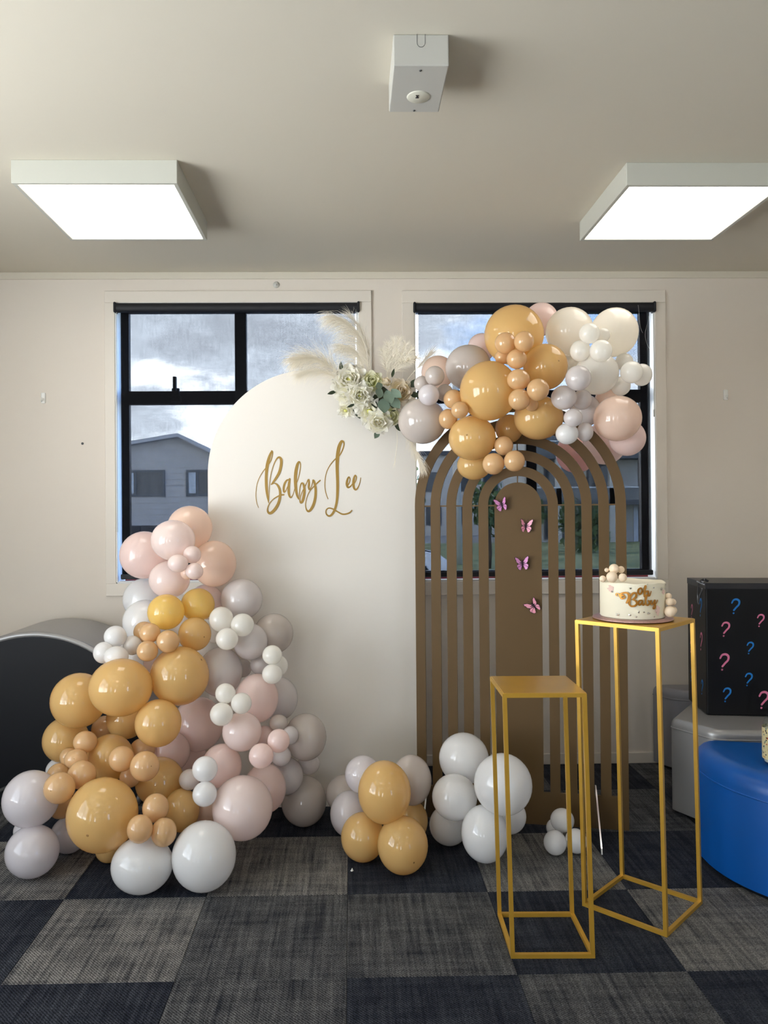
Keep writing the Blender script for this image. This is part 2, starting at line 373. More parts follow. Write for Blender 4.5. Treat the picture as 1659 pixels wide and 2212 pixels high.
# carpet tiles: 0.5 m squares laid to the seams seen in the photo (parts of the floor)
TX0, TY0 = -0.521, 2.7867
def tile_mesh(mm, x0=-.25, x1=.25, y0=-.25, y1=.25):
    b = bmesh.new(); g = 0.0006
    box(b, x0 + g, x1 - g, y0 + g, y1 - g, -0.010, 0.0, 0.0012, 1)
    me = bpy.data.meshes.new('carpet_tile'); b.to_mesh(me); b.free(); me.materials.append(mm); return me
tms = {k: tile_mesh(v) for k, v in (('L', CARP_L), ('M', CARP_M), ('D', CARP_D))}
cut = {}
MID = {(1, 0), (0, -1), (2, -1), (-2, 1), (2, 1), (3, 0), (4, 2), (3, 1), (0, 0)}
LIGHT = {(-1, 0), (3, 0), (0, 1), (2, 1), (-2, 1)}
for j in range(-8, 3 + 1):
    for i in range(-5, 7):
        x0 = TX0 + .5 * i; y0 = TY0 + .5 * (j - 1); x1 = x0 + .5; y1 = y0 + .5
        cx0, cx1, cy1 = max(x0, XL), min(x1, XR), min(y1, YW)
        if cx1 - cx0 < .02 or cy1 - y0 < .02: continue
        odd = (i + j) % 2
        k = 'L' if (i, j) in LIGHT else ('M' if odd else 'D')
        if (i, j) in {(0, 0), (3, 1), (4, 3), (4, 2)}: k = 'D' if (i + j) % 2 == 0 and (i, j) != (0, 0) else 'M'
        xc, yc = (x0 + x1) / 2, (y0 + y1) / 2
        if (cx0, cx1, cy1) == (x0, x1, y1): me = tms[k]
        else: me = tile_mesh({'L': CARP_L, 'M': CARP_M, 'D': CARP_D}[k], cx0 - xc, cx1 - xc, -.25, cy1 - yc)
        o = bpy.data.objects.new('carpet_tile', me); COL.objects.link(o); o.parent = floor; o.location = (xc, yc, 0)
bm = bmesh.new(); box(bm, XL - TW, XR + TW, YB - TW, YW + TW, ZC, ZC + 0.1)
struct('ceiling', bm, CEIL)
# window wall, opening list
WIN = [(-1.244, 0.052, 0.990, 2.482), (0.350, 1.648, 0.984, 2.476)]
bm = bmesh.new()
xs = [XL - TW, WIN[0][0], WIN[0][1], WIN[1][0], WIN[1][1], XR + TW]
for k in (0, 2, 4): box(bm, xs[k], xs[k + 1], YW, YW + TW, -0.1, ZC)
for x0, x1, z0, z1 in WIN:
    box(bm, x0, x1, YW, YW + TW, -0.1, z0); box(bm, x0, x1, YW, YW + TW, z1, ZC)
bmesh.ops.remove_doubles(bm, verts=bm.verts[:], dist=1e-5)
struct('wall_back', bm, WALL)
def side_wall(name, x0, x1, holes):
    b = bmesh.new(); ys = YB - TW
    for y0, y1 in holes:
        box(b, x0, x1, ys, y0, -0.1, ZC); box(b, x0, x1, y0, y1, -0.1, 0.4); box(b, x0, x1, y0, y1, 2.3, ZC); ys = y1
    box(b, x0, x1, ys, YW + TW, -0.1, ZC); return struct(name, b, WALL)
HL = [(-2.6, -1.2), (0.2, 2.3)]; HR = [(-2.6, -1.5)]
side_wall('wall_left', XL - TW, XL, HL); side_wall('wall_right', XR, XR + TW, HR)
HF = [(-1.9, -1.2)]
bm = bmesh.new(); xs_ = XL - TW
for x0, x1 in HF:
    box(bm, xs_, x0, YB - TW, YB, -0.1, ZC); box(bm, x0, x1, YB - TW, YB, -0.1, 0.25); box(bm, x0, x1, YB - TW, YB, 2.1, ZC); xs_ = x1
box(bm, xs_, XR + TW, YB - TW, YB, -0.1, ZC); struct('wall_front', bm, WALL)
# side windows (out of the picture, they light the room)
n = 3
for x, holes, sgn in ((XL, HL, -1), (XR, HR, 1)):
    for y0, y1 in holes:
        w = root_struct('window_%d' % n); n += 1
        xc = x + sgn * 0.1; b = bmesh.new()
        for a0, a1, c0, c1 in ((y0, y0 + .04, .4, 2.3), (y1 - .04, y1, .4, 2.3), (y0, y1, .4, .44), (y0, y1, 2.26, 2.3), ((y0 + y1) / 2 - .025, (y0 + y1) / 2 + .025, .44, 2.26)):
            box(b, xc - .02, xc + .02, a0, a1, c0, c1)
        finish('frame', b, BLACKF, w)
        b = bmesh.new(); box(b, xc - .003, xc + .003, y0 + .03, y1 - .03, .43, 2.27); finish('pane', b, GLASS, w)
for x0, x1 in HF:
    w = root_struct('window_%d' % n); n += 1; yc = YB - .1; b = bmesh.new()
    for a0, a1, c0, c1 in ((x0, x0 + .04, .25, 2.1), (x1 - .04, x1, .25, 2.1), (x0, x1, .25, .29), (x0, x1, 2.06, 2.1), ((x0 + x1) / 2 - .03, (x0 + x1) / 2 + .03, .29, 2.06)): box(b, a0, a1, yc - .02, yc + .02, c0, c1)
    finish('frame', b, BLACKF, w)
    b = bmesh.new(); box(b, x0 + .03, x1 - .03, yc - .003, yc + .003, .28, 2.07); finish('pane', b, GLASS, w)
# skirting and scotia along the window wall
bm = bmesh.new(); box(bm, XL, XR, YW - 0.012, YW, 0.0, 0.058, 0.003); struct('baseboard_back', bm, TRIM)
bm = bmesh.new(); box(bm, XL, XR, YW - 0.010, YW, 2.608, ZC, 0.003); struct('trim_1', bm, CEIL)

# ------------------------------------------------------------------ windows with sunscreen blinds
def window(idx, x0, x1, z0, z1, cas, mull, tr, sash_side):
    w = root_struct('window_%d' % idx)
    cx0, cx1, cz0, cz1 = cas
    for a in ((cx0, cx1, z1, cz1), (cx0, cx1, cz0, z0), (cx0, x0, z0, z1), (x1, cx1, z0, z1)):      # flat timber casing boards
        b = bmesh.new(); box(b, a[0], a[1], YW - 0.014, YW, a[2], a[3], 0.002, 1); finish('casing', b, TRIM, w)
    for a in ((x0, x0 + .006, z0, z1), (x1 - .006, x1, z0, z1), (x0, x1, z0, z0 + .006), (x0, x1, z1 - .006, z1)):
        b = bmesh.new(); box(b, a[0], a[1], YW - 0.010, YW + TW, a[2], a[3]); finish('reveal', b, WHITE, w)
    b = bmesh.new(); box(b, x0 + .012, x1 - .012, YW - 0.016, YW + .03, z0 + .004, z0 + .012, 0.003, 1); finish('sill_board', b, WHITE, w)
    b = bmesh.new(); box(b, x0 + .034, x1 - .034, YW + .032, YW + .13, z0 + .006, z0 + .026, .003, 1); finish('red_sill', b, REDF, w)
    fy0, fy1 = YW + .095, YW + .135
    m0, m1 = mull; t0, t1 = tr
    wide = .037; thin = .005
    lw, rw = (wide, thin) if sash_side < 0 else (thin, wide)
    for nm, a in (('stile', (x0 + .006, x0 + .006 + lw, z0 + .026, z1 - .006)), ('stile', (x1 - .006 - rw, x1 - .006, z0 + .026, z1 - .006)),
                  ('head_rail', (x0 + .006, x1 - .006, z1 - .026, z1 - .006)), ('bottom_rail', (x0 + .006, x1 - .006, z0 + .026, z0 + .050)),
                  ('mullion', (m0, m1, z0 + .04, z1 - .01)), ('transom', (x0 + .02, x1 - .02, t0, t1))):
        b = bmesh.new(); dy = .004 if nm in ('mullion',) else 0
        box(b, a[0], a[1], fy0 - dy, fy1, a[2], a[3], .003, 1); finish(nm, b, WHITE if a[1] - a[0] < .006 else BLACKF, w)
    # the opening sash above the transom
    sx0, sx1 = (x0 + .05, m0) if sash_side < 0 else (m1, x1 - .05)
    xa, xb = (m1, x1) if sash_side < 0 else (x0, m0)
    for px0, px1 in ((x0 + .02, m0 + .01), (m1 - .01, x1 - .02)):
        for pz0, pz1 in ((z0 + .045, t0 + .01), (t1 - .01, z1 - .02)):
            b = bmesh.new(); box(b, px0, px1, fy0 + .018, fy0 + .022, pz0, pz1); finish('pane', b, GLASS, w)
    return w
w1 = window(1, *WIN[0], (-1.299, 0.121, 0.924, 2.544), (-0.625, -0.562), (1.955, 2.027), -1)
# wedge fastener on the transom of the left window
b = bmesh.new(); box(b, -.965, -.925, 4.255, 4.279, 1.975, 2.040, .004); box(b, -.955, -.937, 4.235, 4.262, 2.02, 2.10, .003); box(b, -.975, -.917, 4.255, 4.28, 1.965, 2.0, .003)
finish('window_latch', b, BLACKF, w1)
w2 = window(2, *WIN[1], (0.284, 1.706, 0.912, 2.543), (0.968, 1.026), (1.955, 2.024), 1)

def blind(x0, x1, ztop, zbot, label, chain_x):
    t = thing('roller_blind', label, 'blind', (0, 0, 0))
    b = bmesh.new(); yc = YW - .004
    prof = [(.0, .0)]
    zc = ztop - .0265; r = .0255
    ring = [(yc + r * .9 * math.cos(a), zc + r * math.sin(a)) for a in [k * 2 * PI / 20 for k in range(20)]]
    A = [b.verts.new((x0 + .012, y, z)) for y, z in ring]; B = [b.verts.new((x1 - .012, y, z)) for y, z in ring]
    b.faces.new(A); b.faces.new(B[::-1])
    for k in range(20): b.faces.new((A[k], B[k], B[(k + 1) % 20], A[(k + 1) % 20]))
    finish('roller_tube', b, BLINDBLK, t, smooth=True, auto=40)
    for xa, xb in ((x0, x0 + .014), (x1 - .014, x1)):
        b = bmesh.new(); box(b, xa, xb, yc - .028, yc + .024, zc - .03, zc + .028, .008, 3); finish('end_bracket', b, BLINDBLK, t)
    b = bmesh.new(); box(b, x0 + .028, x1 - .024, YW + .012, YW + .0125, zbot, zc); finish('fabric', b, FABRIC, t)
    b = bmesh.new(); box(b, x0 + .022, x1 - .018, YW + .003, YW + .021, zbot - .024, zbot + .004, .006, 3); finish('bottom_bar', b, BLINDBLK, t)
    if chain_x is not None:
        b = bmesh.new()
        for dx, zl in ((0, 1.262), (.009, 1.262)):
            z = zc - .03
            while z > zl:
                bmesh.ops.create_icosphere(b, subdivisions=1, radius=.0024, matrix=Matrix.Translation((chain_x + dx, YW - .022, z))); z -= .0062
        c = finish('bead_chain', b, PLASTIC, t); c['kind'] = 'stuff'
    return t
blind(-1.248, 0.058, 2.482, 1.034, 'black roller blind with sheer grey mesh over the left window, bead chain at left', -1.240)
bt = blind(0.344, 1.650, 2.478, 1.031, 'black roller blind with sheer grey mesh over the right window, behind the balloon arch', None)
b = bmesh.new(); box(b, 1.636, 1.644, YW - .012, YW - .002, 1.86, 1.90, .003); tube(b, [(1.640, YW - .008, 1.9), (1.641, YW - .008, 2.2), (1.640, YW - .008, 2.44)], .0015, 6)
finish('chain_tensioner', b, PLASTIC, bt)

# small wall fittings
def wall_hook(x, z, label):
    t = thing('wall_hook', label, 'hook', (x, YW, z))
    b = bmesh.new(); box(b, -.012, .012, -.006, 0, -.028, .028, .005, 3); finish('backplate', b, WHITE, t)
    b = bmesh.new(); tube(b, [(0, -.006, -.004), (0, -.016, -.014), (0, -.022, -.020), (0, -.026, -.012), (0, -.027, 0)], .0035, 8); finish('prong', b, WHITE, t, smooth=True)
wall_hook(-1.626, 1.978, 'small white adhesive hook on the wall left of the left window')
wall_hook(2.032, 1.977, 'small white adhesive hook on the wall right of the right window')
t = thing('hook_disc', 'small clear round hook fixed above the left window casing', 'hook', (-.387, YW, 2.578))
b = bmesh.new(); lathe(b, [(0, .0), (.017, .0), (.017, .004), (.012, .007), (0, .008)], 20)
o = finish('disc', b, PLASTIC, t, smooth=True); o.rotation_euler = (PI / 2, 0, 0)
b = bmesh.new(); tube(b, [(0, -.006, .0), (0, -.018, -.006), (0, -.022, -.002)], .003, 8); finish('prong', b, WHITE, t, smooth=True)
t = thing('screw_cap', 'tiny grey screw head in the wall left of the left window', 'screw', (-1.422, YW, 1.735))
b = bmesh.new(); lathe(b, [(0, 0), (.007, 0), (.006, .003), (0, .004)], 14); o = finish('cap', b, PIPING, t); o.rotation_euler = (PI / 2, 0, 0)
b = bmesh.new(); box(b, -.004, .004, -.0046, -.0036, -.0007, .0007); finish('slot', b, BLACKF, t)

# ------------------------------------------------------------------ ceiling fittings
def ceiling_light(x0, x1, y0, y1, label):
    t = thing('ceiling_light', label, 'ceiling light', ((x0 + x1) / 2, (y0 + y1) / 2, ZC), 0, 'square LED ceiling lights')
    hx, hy, d = (x1 - x0) / 2, (y1 - y0) / 2, .085
    for a in ((-hx, hx, -hy, -hy + .016), (-hx, hx, hy - .016, hy), (-hx, -hx + .016, -hy + .016, hy - .016), (hx - .016, hx, -hy + .016, hy - .016)):
        b = bmesh.new(); box(b, a[0], a[1], a[2], a[3], -d, 0, .0015, 1); finish('frame_rail', b, LAMPW, t)
    b = bmesh.new(); box(b, -hx + .015, hx - .015, -hy + .015, hy - .015, -d + .006, -d + .014); finish('diffuser', b, DIFFUSER, t)
ceiling_light(-1.222, -.622, 2.852, 3.452, 'square surface mounted LED panel on the ceiling, left of the two')
ceiling_light(1.033, 1.633, 2.868, 3.462, 'square surface mounted LED panel on the ceiling, right one cut by the frame')
t = thing('ceiling_mount_box', 'white rectangular box with a round socket, fixed to the ceiling centre', 'box', (.2005, 2.222, ZC))
b = bmesh.new(); box(b, -.075, .075, -.123, .123, -.085, 0, .003, 2); finish('housing', b, PLASTIC, t)
b = bmesh.new(); lathe(b, [(0, -.003), (.031, -.003), (.033, -.0015), (.034, 0)], 36, 0.006, .035)
for v in b.verts: v.co.z -= .085
finish('socket', b, PLASTIC2, t, smooth=True, auto=40)
b = bmesh.new()
for x, y in ((.002, .022), (.002, .034)): box(b, x - .0045, x + .0045, y - .002, y + .002, -.0892, -.0878)
box(b, -.0005, .0045, .022, .034, -.0891, -.0878); finish('socket_pins', b, BLACKF, t)
for y in (-.10, .112):
    b = bmesh.new(); lathe(b, [(0, -.0025), (.003, -.002), (.004, 0)], 12, 0, y)
    for v in b.verts: v.co.z -= .085
    finish('screw', b, PIPING, t)
b = bmesh.new(); tube(b, [(-.011, -.1232, 0), (-.011, -.1232, -.022)] + [(-.011 * math.cos(a), -.1232, -.022 - .013 * math.sin(a)) for a in [k * PI / 10 for k in range(1, 10)]] + [(.011, -.1232, -.022), (.011, -.1232, 0)], .0007, 6)
finish('knockout', b, PIPING, t)
# ------------------------------------------------------------------ outside the windows
GROUNDZ = -0.45
def grass_mat(name, c1, c2, sc):
    mt, nt, b = newmat(name); tcn = nt.nodes.new('ShaderNodeTexCoord'); n = nt.nodes.new('ShaderNodeTexNoise'); n.inputs['Scale'].default_value = sc; n.inputs['Detail'].default_value = 6
    nt.links.new(tcn.outputs['Object'], n.inputs['Vector'])
    r = nt.nodes.new('ShaderNodeMapRange'); r.inputs['From Min'].default_value = .35; r.inputs['From Max'].default_value = .65; nt.links.new(n.outputs[0], r.inputs[0])
    mx = nt.nodes.new('ShaderNodeMix'); mx.data_type = 'RGBA'; mx.inputs[6].default_value = rgba(c1); mx.inputs[7].default_value = rgba(c2); nt.links.new(r.outputs[0], mx.inputs[0]); nt.links.new(mx.outputs[2], b.inputs['Base Color']); b.inputs['Roughness'].default_value = .9
    return mt
ASPH = mat('asphalt', (142, 142, 142), 0.9, var=.12, scale=.8)
GRASS = grass_mat('lawn', (96, 110, 66), (150, 150, 100), .9)
FOL = grass_mat('foliage', (56, 76, 50), (96, 116, 72), 2.0)
BARK = mat('bark', (74, 62, 52), .9, var=.2, scale=12)
SIDING = mat('grey_weatherboard', (184, 184, 184), .7, var=.04, scale=1.0)
ROOFM = mat('roof_iron', (176, 180, 186), .6, var=.06, scale=2)
HWIN = mat('house_glass', (60, 70, 78), .15, var=.2, scale=.6)
HFRAME = mat('house_frame', (92, 98, 104), .5, var=.04)
CURT = mat('curtain', (190, 200, 208), .8, var=.05)
FENCE = mat('dark_fence', (46, 50, 56), .8, var=.12, scale=3)
APT = mat('apartment_cladding', (178, 178, 174), .7, var=.05, scale=.5)
APTD = mat('apartment_dark', (74, 78, 84), .6, var=.08, scale=.6)
RAIL = mat('pale_rail', (186, 194, 204), .5, var=.03)
DOORR = mat('red_door', (112, 52, 54), .5, var=.06)
CARW = mat('white_car_paint', (226, 230, 236), .2, var=.01, coat=.6)
CARG = mat('car_glass', (64, 76, 88), .08, var=.1)
TYRE = mat('tyre', (26, 26, 28), .8, var=.1)
POLE = mat('concrete_pole', (206, 204, 198), .8, var=.06, scale=3)
bm = bmesh.new(); box(bm, -60, 60, YW + TW + .02, 110, GROUNDZ - .2, GROUNDZ); struct('ground_outside', bm, ASPH)
bm = bmesh.new(); box(bm, 2.4, 26, 8.5, 44, GROUNDZ, GROUNDZ + .06); lawn = struct('lawn_outside', bm, GRASS)
def blades(name, n, x0, x1, y0, y1, h, parent):
    b = bmesh.new(); rnd = random.Random(3)
    for _ in range(n):
        x, y = rnd.uniform(x0, x1), rnd.uniform(y0, y1); a = rnd.uniform(0, PI); hh = h * rnd.uniform(.5, 1.3); w = .02
        lx, ly = rnd.uniform(-.1, .1), rnd.uniform(-.1, .1)
        b.faces.new([b.verts.new(v) for v in ((x - w * math.cos(a), y - w * math.sin(a), GROUNDZ + .06), (x + w * math.cos(a), y + w * math.sin(a), GROUNDZ + .06), (x + lx, y + ly, GROUNDZ + .06 + hh))])
    o = finish(name, b, GRASS, parent); o['kind'] = 'stuff'
blades('grass_blades', 5000, 2.5, 9, 9, 19, .28, lawn)
def tree(x, y, h, r, label, trunk_h, n=420, seed=1, cat='tree', name='tree'):
    t = thing(name, label, cat, (x, y, GROUNDZ)); rnd = random.Random(seed)
    b = bmesh.new(); tube(b, [(0, 0, 0), (.05, 0, trunk_h * .6), (0, .05, h * .75)], [r * .09, r * .07, r * .03], 8); finish('trunk', b, BARK, t, smooth=True)
    b = bmesh.new(); rz = (h - trunk_h) / 2; cz = trunk_h + rz
    lobes = [(rnd.uniform(-.45, .45) * r, rnd.uniform(-.45, .45) * r, rnd.uniform(-.5, .55) * rz, rnd.uniform(.45, .7)) for _ in range(9)]
    for _ in range(n):
        lx, ly, lz, lr = lobes[rnd.randrange(9)]
        u = rnd.uniform(-1, 1); a = rnd.uniform(0, 2 * PI); s = math.sqrt(1 - u * u); q = lr * rnd.uniform(.75, 1.05)
        c = Vector((lx + s * math.cos(a) * r * q, ly + s * math.sin(a) * r * q, cz + lz + u * rz * q)); e = Euler((rnd.uniform(0, 6), rnd.uniform(0, 6), rnd.uniform(0, 6))).to_matrix(); w = r * .17
        b.faces.new([b.verts.new(c + e @ Vector(v)) for v in ((-w, 0, 0), (0, -w * .5, 0), (w, 0, 0), (0, w * .5, 0))])
    finish('crown', b, FOL, t)
tree(4.25, 24, 3.1, .75, 'dark green street tree seen through the middle left slots of the arch panel', .9, 420, 2)
tree(7.2, 32, 2.6, 1.0, 'green bushy tree behind the right centre slots of the arch panel', .5, 420, 4)
tree(9.9, 33, 2.2, 1.2, 'dark bush in front of the apartment block behind the right slots', .2, 420, 5, 'shrub', 'shrub')
tree(2.6, 38, 4.4, 1.0, 'tall dark tree seen through the leftmost slot of the arch panel', 1.2, 420, 6)
tree(12.2, 27, 1.6, 1.0, 'low scrubby bush by the right edge of the right window', .1, 360, 8, 'shrub', 'shrub')
# the gabled house far left
t = thing('house', 'grey weatherboard house with a low gable outside the left window', 'house', (0, 40, 0))
bm = bmesh.new(); outline = [(-13.5, GROUNDZ), (-5.6, GROUNDZ), (-5.6, 3.72), (-8.68, 5.30), (-13.5, 4.55)]
slab_xz(bm, outline, 0, 7); finish('wall', bm, SIDING, t)
bm = bmesh.new()
for (xa, za), (xb, zb) in (((-14.0, 4.60), (-8.68, 5.45)), ((-8.68, 5.45), (-5.2, 3.67))):
    p = [(xa, za - .18), (xb, zb - .18), (xb, zb), (xa, za)]; slab_xz(bm, p, -.5, 7.3)
finish('roof', bm, ROOFM, t)
z = GROUNDZ + .3
while z < 5.0:
    bb = bmesh.new(); xr = -5.6 if z < 3.6 else -5.6 - (z - 3.6) * 1.95; xl = -13.5 if z < 4.4 else -13.5 + (z - 4.4) * 6.4
    if xr - xl > .6: box(bb, xl + .02, xr - .02, -.03, 0, z, z + .02); finish('weatherboard', bb, SIDING, t)
    else: bb.free()
    z += .30
for x0, x1 in ((-11.5, -9.43), (-8.36, -6.6)):
    f = None; b = bmesh.new()
    for a in ((x0, x1, 3.5, 3.62), (x0, x1, 2.28, 2.4), (x0, x0 + .12, 2.4, 3.5), (x1 - .12, x1, 2.4, 3.5), (x0 + .55, x0 + .64, 2.4, 3.5)): box(b, a[0], a[1], -.09, .0, a[2], a[3])
    f = finish('window', b, HFRAME, t)
    b = bmesh.new(); box(b, x0 + .1, x1 - .1, -.05, -.035, 2.38, 3.52); finish('pane', b, HWIN, f)
    b = bmesh.new(); box(b, x0 + .14, x0 + .5, -.07, -.055, 2.42, 3.48); finish('curtain', b, CURT, f)
# dark boundary fence nearer the left window
t = thing('fence', 'dark paling fence below the house outside the left window', 'fence', (0, 9, GROUNDZ))
src = None; x = -6.0
while x < -.35:
    if src is None:
        b = bmesh.new(); box(b, 0, .145, -.012, .012, .02, 1.68, .004, 1); src = finish('paling', b, FENCE, t); src.location.x = x
    else: instance(src, t).location.x = x
    x += .15
b = bmesh.new(); box(b, -6, -.35, .014, .06, .4, .48); finish('rail', b, FENCE, t)
b = bmesh.new(); box(b, -6, -.35, .014, .06, 1.3, 1.38); finish('rail', b, FENCE, t)
# apartment block right
t = thing('apartment_block', 'blue grey apartment block with dark balconies and a red door outside the right window', 'building', (0, 45, GROUNDZ))
bm = bmesh.new(); box(bm, 10.6, 24, 0, 9, 0, 6.6); finish('wall', bm, APT, t)
for z in (2.15, 4.75):
    b = bmesh.new(); box(b, 10.4, 17.2, -1.6, 0, z, z + .28); s = finish('balcony', b, APTD, t)
    b = bmesh.new(); box(b, 10.4, 17.2, -1.62, -1.57, z + .95, z + 1.02); finish('handrail', b, RAIL, s)
    b = bmesh.new(); box(b, 10.4, 17.2, -1.6, -1.585, z + .28, z + .95); finish('balustrade', b, HWIN, s)
for x in (11.5, 14.5, 16.2):
    b = bmesh.new(); box(b, x, x + .3, -1.6, -1.3, 0, 5.0); finish('post', b, APT if x < 16 else APTD, t)
for x0, x1, z0, z1 in ((11.2, 13.2, 2.6, 4.5), (13.7, 15.2, 2.6, 4.5), (11.2, 12.9, 0.2, 2.0), (13.3, 14.2, .2, 2.0), (17.2, 17.7, 2.7, 5.9), (11.3, 13.0, 5.1, 6.3)):
    b = bmesh.new(); box(b, x0, x1, -.06, 0, z0, z1); f = finish('window', b, APTD, t)
    b = bmesh.new(); box(b, x0 + .1, x1 - .1, -.08, -.061, z0 + .1, z1 - .1); finish('pane', b, HWIN, f)
b = bmesh.new(); box(b, 16.85, 17.35, -.08, 0, .05, 1.75); d = finish('door', b, DOORR, t)
b = bmesh.new(); box(b, 16.9, 16.93, -.12, -.08, .8, .95); finish('handle', b, RAIL, d)
for x in (16.4, 17.9):
    b = bmesh.new(); box(b, x, x + .38, -.05, 0, 0, 2.1); finish('pilaster', b, RAIL, t)
# second, pale building left of it and a concrete pole
t = thing('terrace_building', 'pale multi storey building glimpsed between the left slots of the arch panel', 'building', (0, 60, GROUNDZ))
bm = bmesh.new(); box(bm, 5.2, 14.0, 0, 8, 0, 6.2); finish('wall', bm, POLE, t)
bm = bmesh.new(); box(bm, 5.0, 14.2, -.4, 8.3, 6.2, 6.5); finish('roof', bm, APTD, t)
for x in (5.8, 8.0, 10.2, 12.2):
    for z in (.8, 3.4):
        b = bmesh.new(); box(b, x, x + 1.2, -.06, 0, z, z + 1.5); f = finish('window', b, HFRAME, t)
        b = bmesh.new(); box(b, x + .1, x + 1.1, -.08, -.061, z + .1, z + 1.4); finish('pane', b, HWIN, f)
t = thing('street_pole', 'pale concrete street pole seen through the third slot of the arch panel', 'pole', (3.55, 26, GROUNDZ))
bm = bmesh.new(); tube(bm, [(0, 0, 0), (0, 0, 3.2), (0, 0, 6.2)], [.16, .14, .11], 12); finish('shaft', bm, POLE, t, smooth=True)
bm = bmesh.new(); box(bm, -.6, .6, -.05, .05, 5.7, 5.82); finish('crossarm', bm, BARK, t)
# white parked car
t = thing('car', 'white parked car low behind the left slots of the arch panel', 'car', (.20, 19.0, GROUNDZ))
prof = [(-2.1, .35), (-2.1, .78), (-1.95, .92), (-1.55, .98), (-1.0, 1.36), (.1, 1.40), (.45, 1.34), (1.15, .96), (1.85, .84), (2.08, .66), (2.1, .35)]
bm = bmesh.new(); slab_xz(bm, prof, -.82, .82); bmesh.ops.bevel(bm, geom=[e for e in bm.edges if abs(e.verts[0].co.y - e.verts[1].co.y) < .01], offset=.06, segments=2, affect='EDGES'); finish('body', bm, CARW, t, smooth=True, auto=50)
for y in (-.835, .835):
    b = bmesh.new(); slab_xz(b, [(-1.3, .99), (-.9, 1.29), (.1, 1.32), (.42, 1.27), (.95, .99)], y - .008, y + .008); finish('side_window', b, CARG, t)
b = bmesh.new(); slab_xz(b, [(.56, 1.31), (1.16, .985), (1.18, 1.0), (.58, 1.33)], -.7, .7); finish('windscreen', b, CARG, t)
for x in (-1.35, 1.3):
    for y in (-.8, .8):
        b = bmesh.new(); lathe(b, [(0, -.09), (.2, -.09), (.31, -.08), (.33, -.05), (.33, .05), (.31, .08), (.2, .09), (0, .09)], 24)
        o = finish('wheel', b, TYRE, t, smooth=True, auto=40); o.rotation_euler = (PI / 2, 0, 0); o.location = (x, y, .33)
# ------------------------------------------------------------------ arched white board with lettering
BY = 3.62
board = thing('arch_backdrop', 'tall white arch topped backdrop board with gold script lettering, left of the arch panel', 'backdrop', (-.176, BY, 0))
R_, CZ = .481, 1.539
bm = bmesh.new(); out = [(-R_, 0), (R_, 0)] + [(R_ * math.cos(a), CZ + R_ * math.sin(a)) for a in [k * PI / 64 for k in range(65)]]
slab_xz(bm, out, 0, .03); finish('board', bm, BOARD, board)
b = bmesh.new(); box(b, -.30, -.26, .032, .30, 0, .02); box(b, .26, .30, .032, .30, 0, .02); bar(b, (-.28, .30, .01), (-.28, .036, 1.0), .02); bar(b, (.28, .30, .01), (.28, .036, 1.0), .02); finish('stand', b, BLACKF, board)
SX, SZ = .596 / 1659, .411 / 1126                     # lettering drawn on a 1659 x 1126 sheet
def on_board(x, y, h): return (-.504 + .176 + x * SX, -h, 1.718 - y * SZ)
BABY = {
 'letter': [
  [[(222,920,7),(202,870,8),(190,800,9),(190,720,9),(205,620,9),(235,540,9),(280,465,10),(318,418,12),(352,372,16),(385,320,14),(402,260,13),(406,215,16),(395,202,20)],
   [(400,212,22),(384,230,28),(358,300,38),(336,390,42),(326,480,38),(322,570,36),(326,680,35),(338,780,26),(352,862,7)],
   [(352,862,7),(358,720,8),(370,580,9),(390,470,10),(425,365,12),(460,302,17),(492,284,26),(515,310,34),(515,380,36),(490,475,35),(440,560,30),(385,628,12)],
   [(385,628,12),(430,612,14),(470,640,26),(496,700,30),(498,780,32),(475,870,36),(425,950,38),(375,990,36),(343,975,26),(338,930,16),(362,870,12),(410,815,13),(470,778,16),(510,762,18),(546,758,20)]],
  [[(622,575,16),(592,572,20),(562,610,26),(546,670,28),(548,718,24),(565,718,14),(592,665,10),(615,605,12),(624,560,22)],
   [(624,560,26),(612,640,32),(610,720,32),(620,775,26),(640,792,18),(665,755,10),(688,680,9),(695,640,9)]],
  [[(690,660,9),(712,610,10),(738,540,11),(756,460,12),(764,390,12),(758,352,16),(742,345,24),(722,385,36),(704,470,42),(697,570,40),(702,680,36),(718,770,26),(738,820,9)],
   [(738,820,9),(746,740,11),(758,655,13),(778,612,18),(800,632,26),(812,700,30),(804,780,34),(784,845,32),(762,858,24),(754,820,14),(768,760,11),(800,690,11),(826,640,11),(852,590,12)]],
  [[(848,592,12),(868,568,20),(872,620,26),(868,665,26),(878,695,20),(900,660,12),(918,605,14),(925,576,20),(942,605,28),(956,690,32),(952,790,34),(930,880,36),(892,950,34),(858,970,26),(832,935,16),(826,870,11),(845,790,10),(880,715,11),(930,660,14),(980,610,16),(1016,580,18)]],
  [[(1115,815,10),(1090,745,11),(1076,660,11),(1080,560,11),(1105,460,11),(1150,380,12),(1205,318,14),(1268,262,16),(1308,190,16),(1325,125,16),(1318,88,22)],
   [(1318,92,24),(1294,88,34),(1264,150,44),(1246,240,46),(1237,340,44),(1236,460,40),(1240,600,38),(1238,720,36),(1230,830,32),(1208,930,30),(1170,1005,28),(1128,1032,24),(1092,1005,18),(1090,958,15),(1125,932,16),(1180,945,18),(1240,980,18),(1300,1010,20),(1360,1005,20),(1400,985,18),(1420,962,14)]],
  [[(1366,650,16),(1392,608,14),(1400,565,15),(1386,540,20),(1366,575,26),(1358,630,30),(1374,670,26),(1408,655,16),(1442,610,12)]],
  [[(1440,645,14),(1472,590,14),(1482,540,15),(1467,520,20),(1450,560,28),(1443,620,32),(1452,680,28),(1478,700,22),(1508,660,13),(1528,605,10),(1538,550,9)]]]}
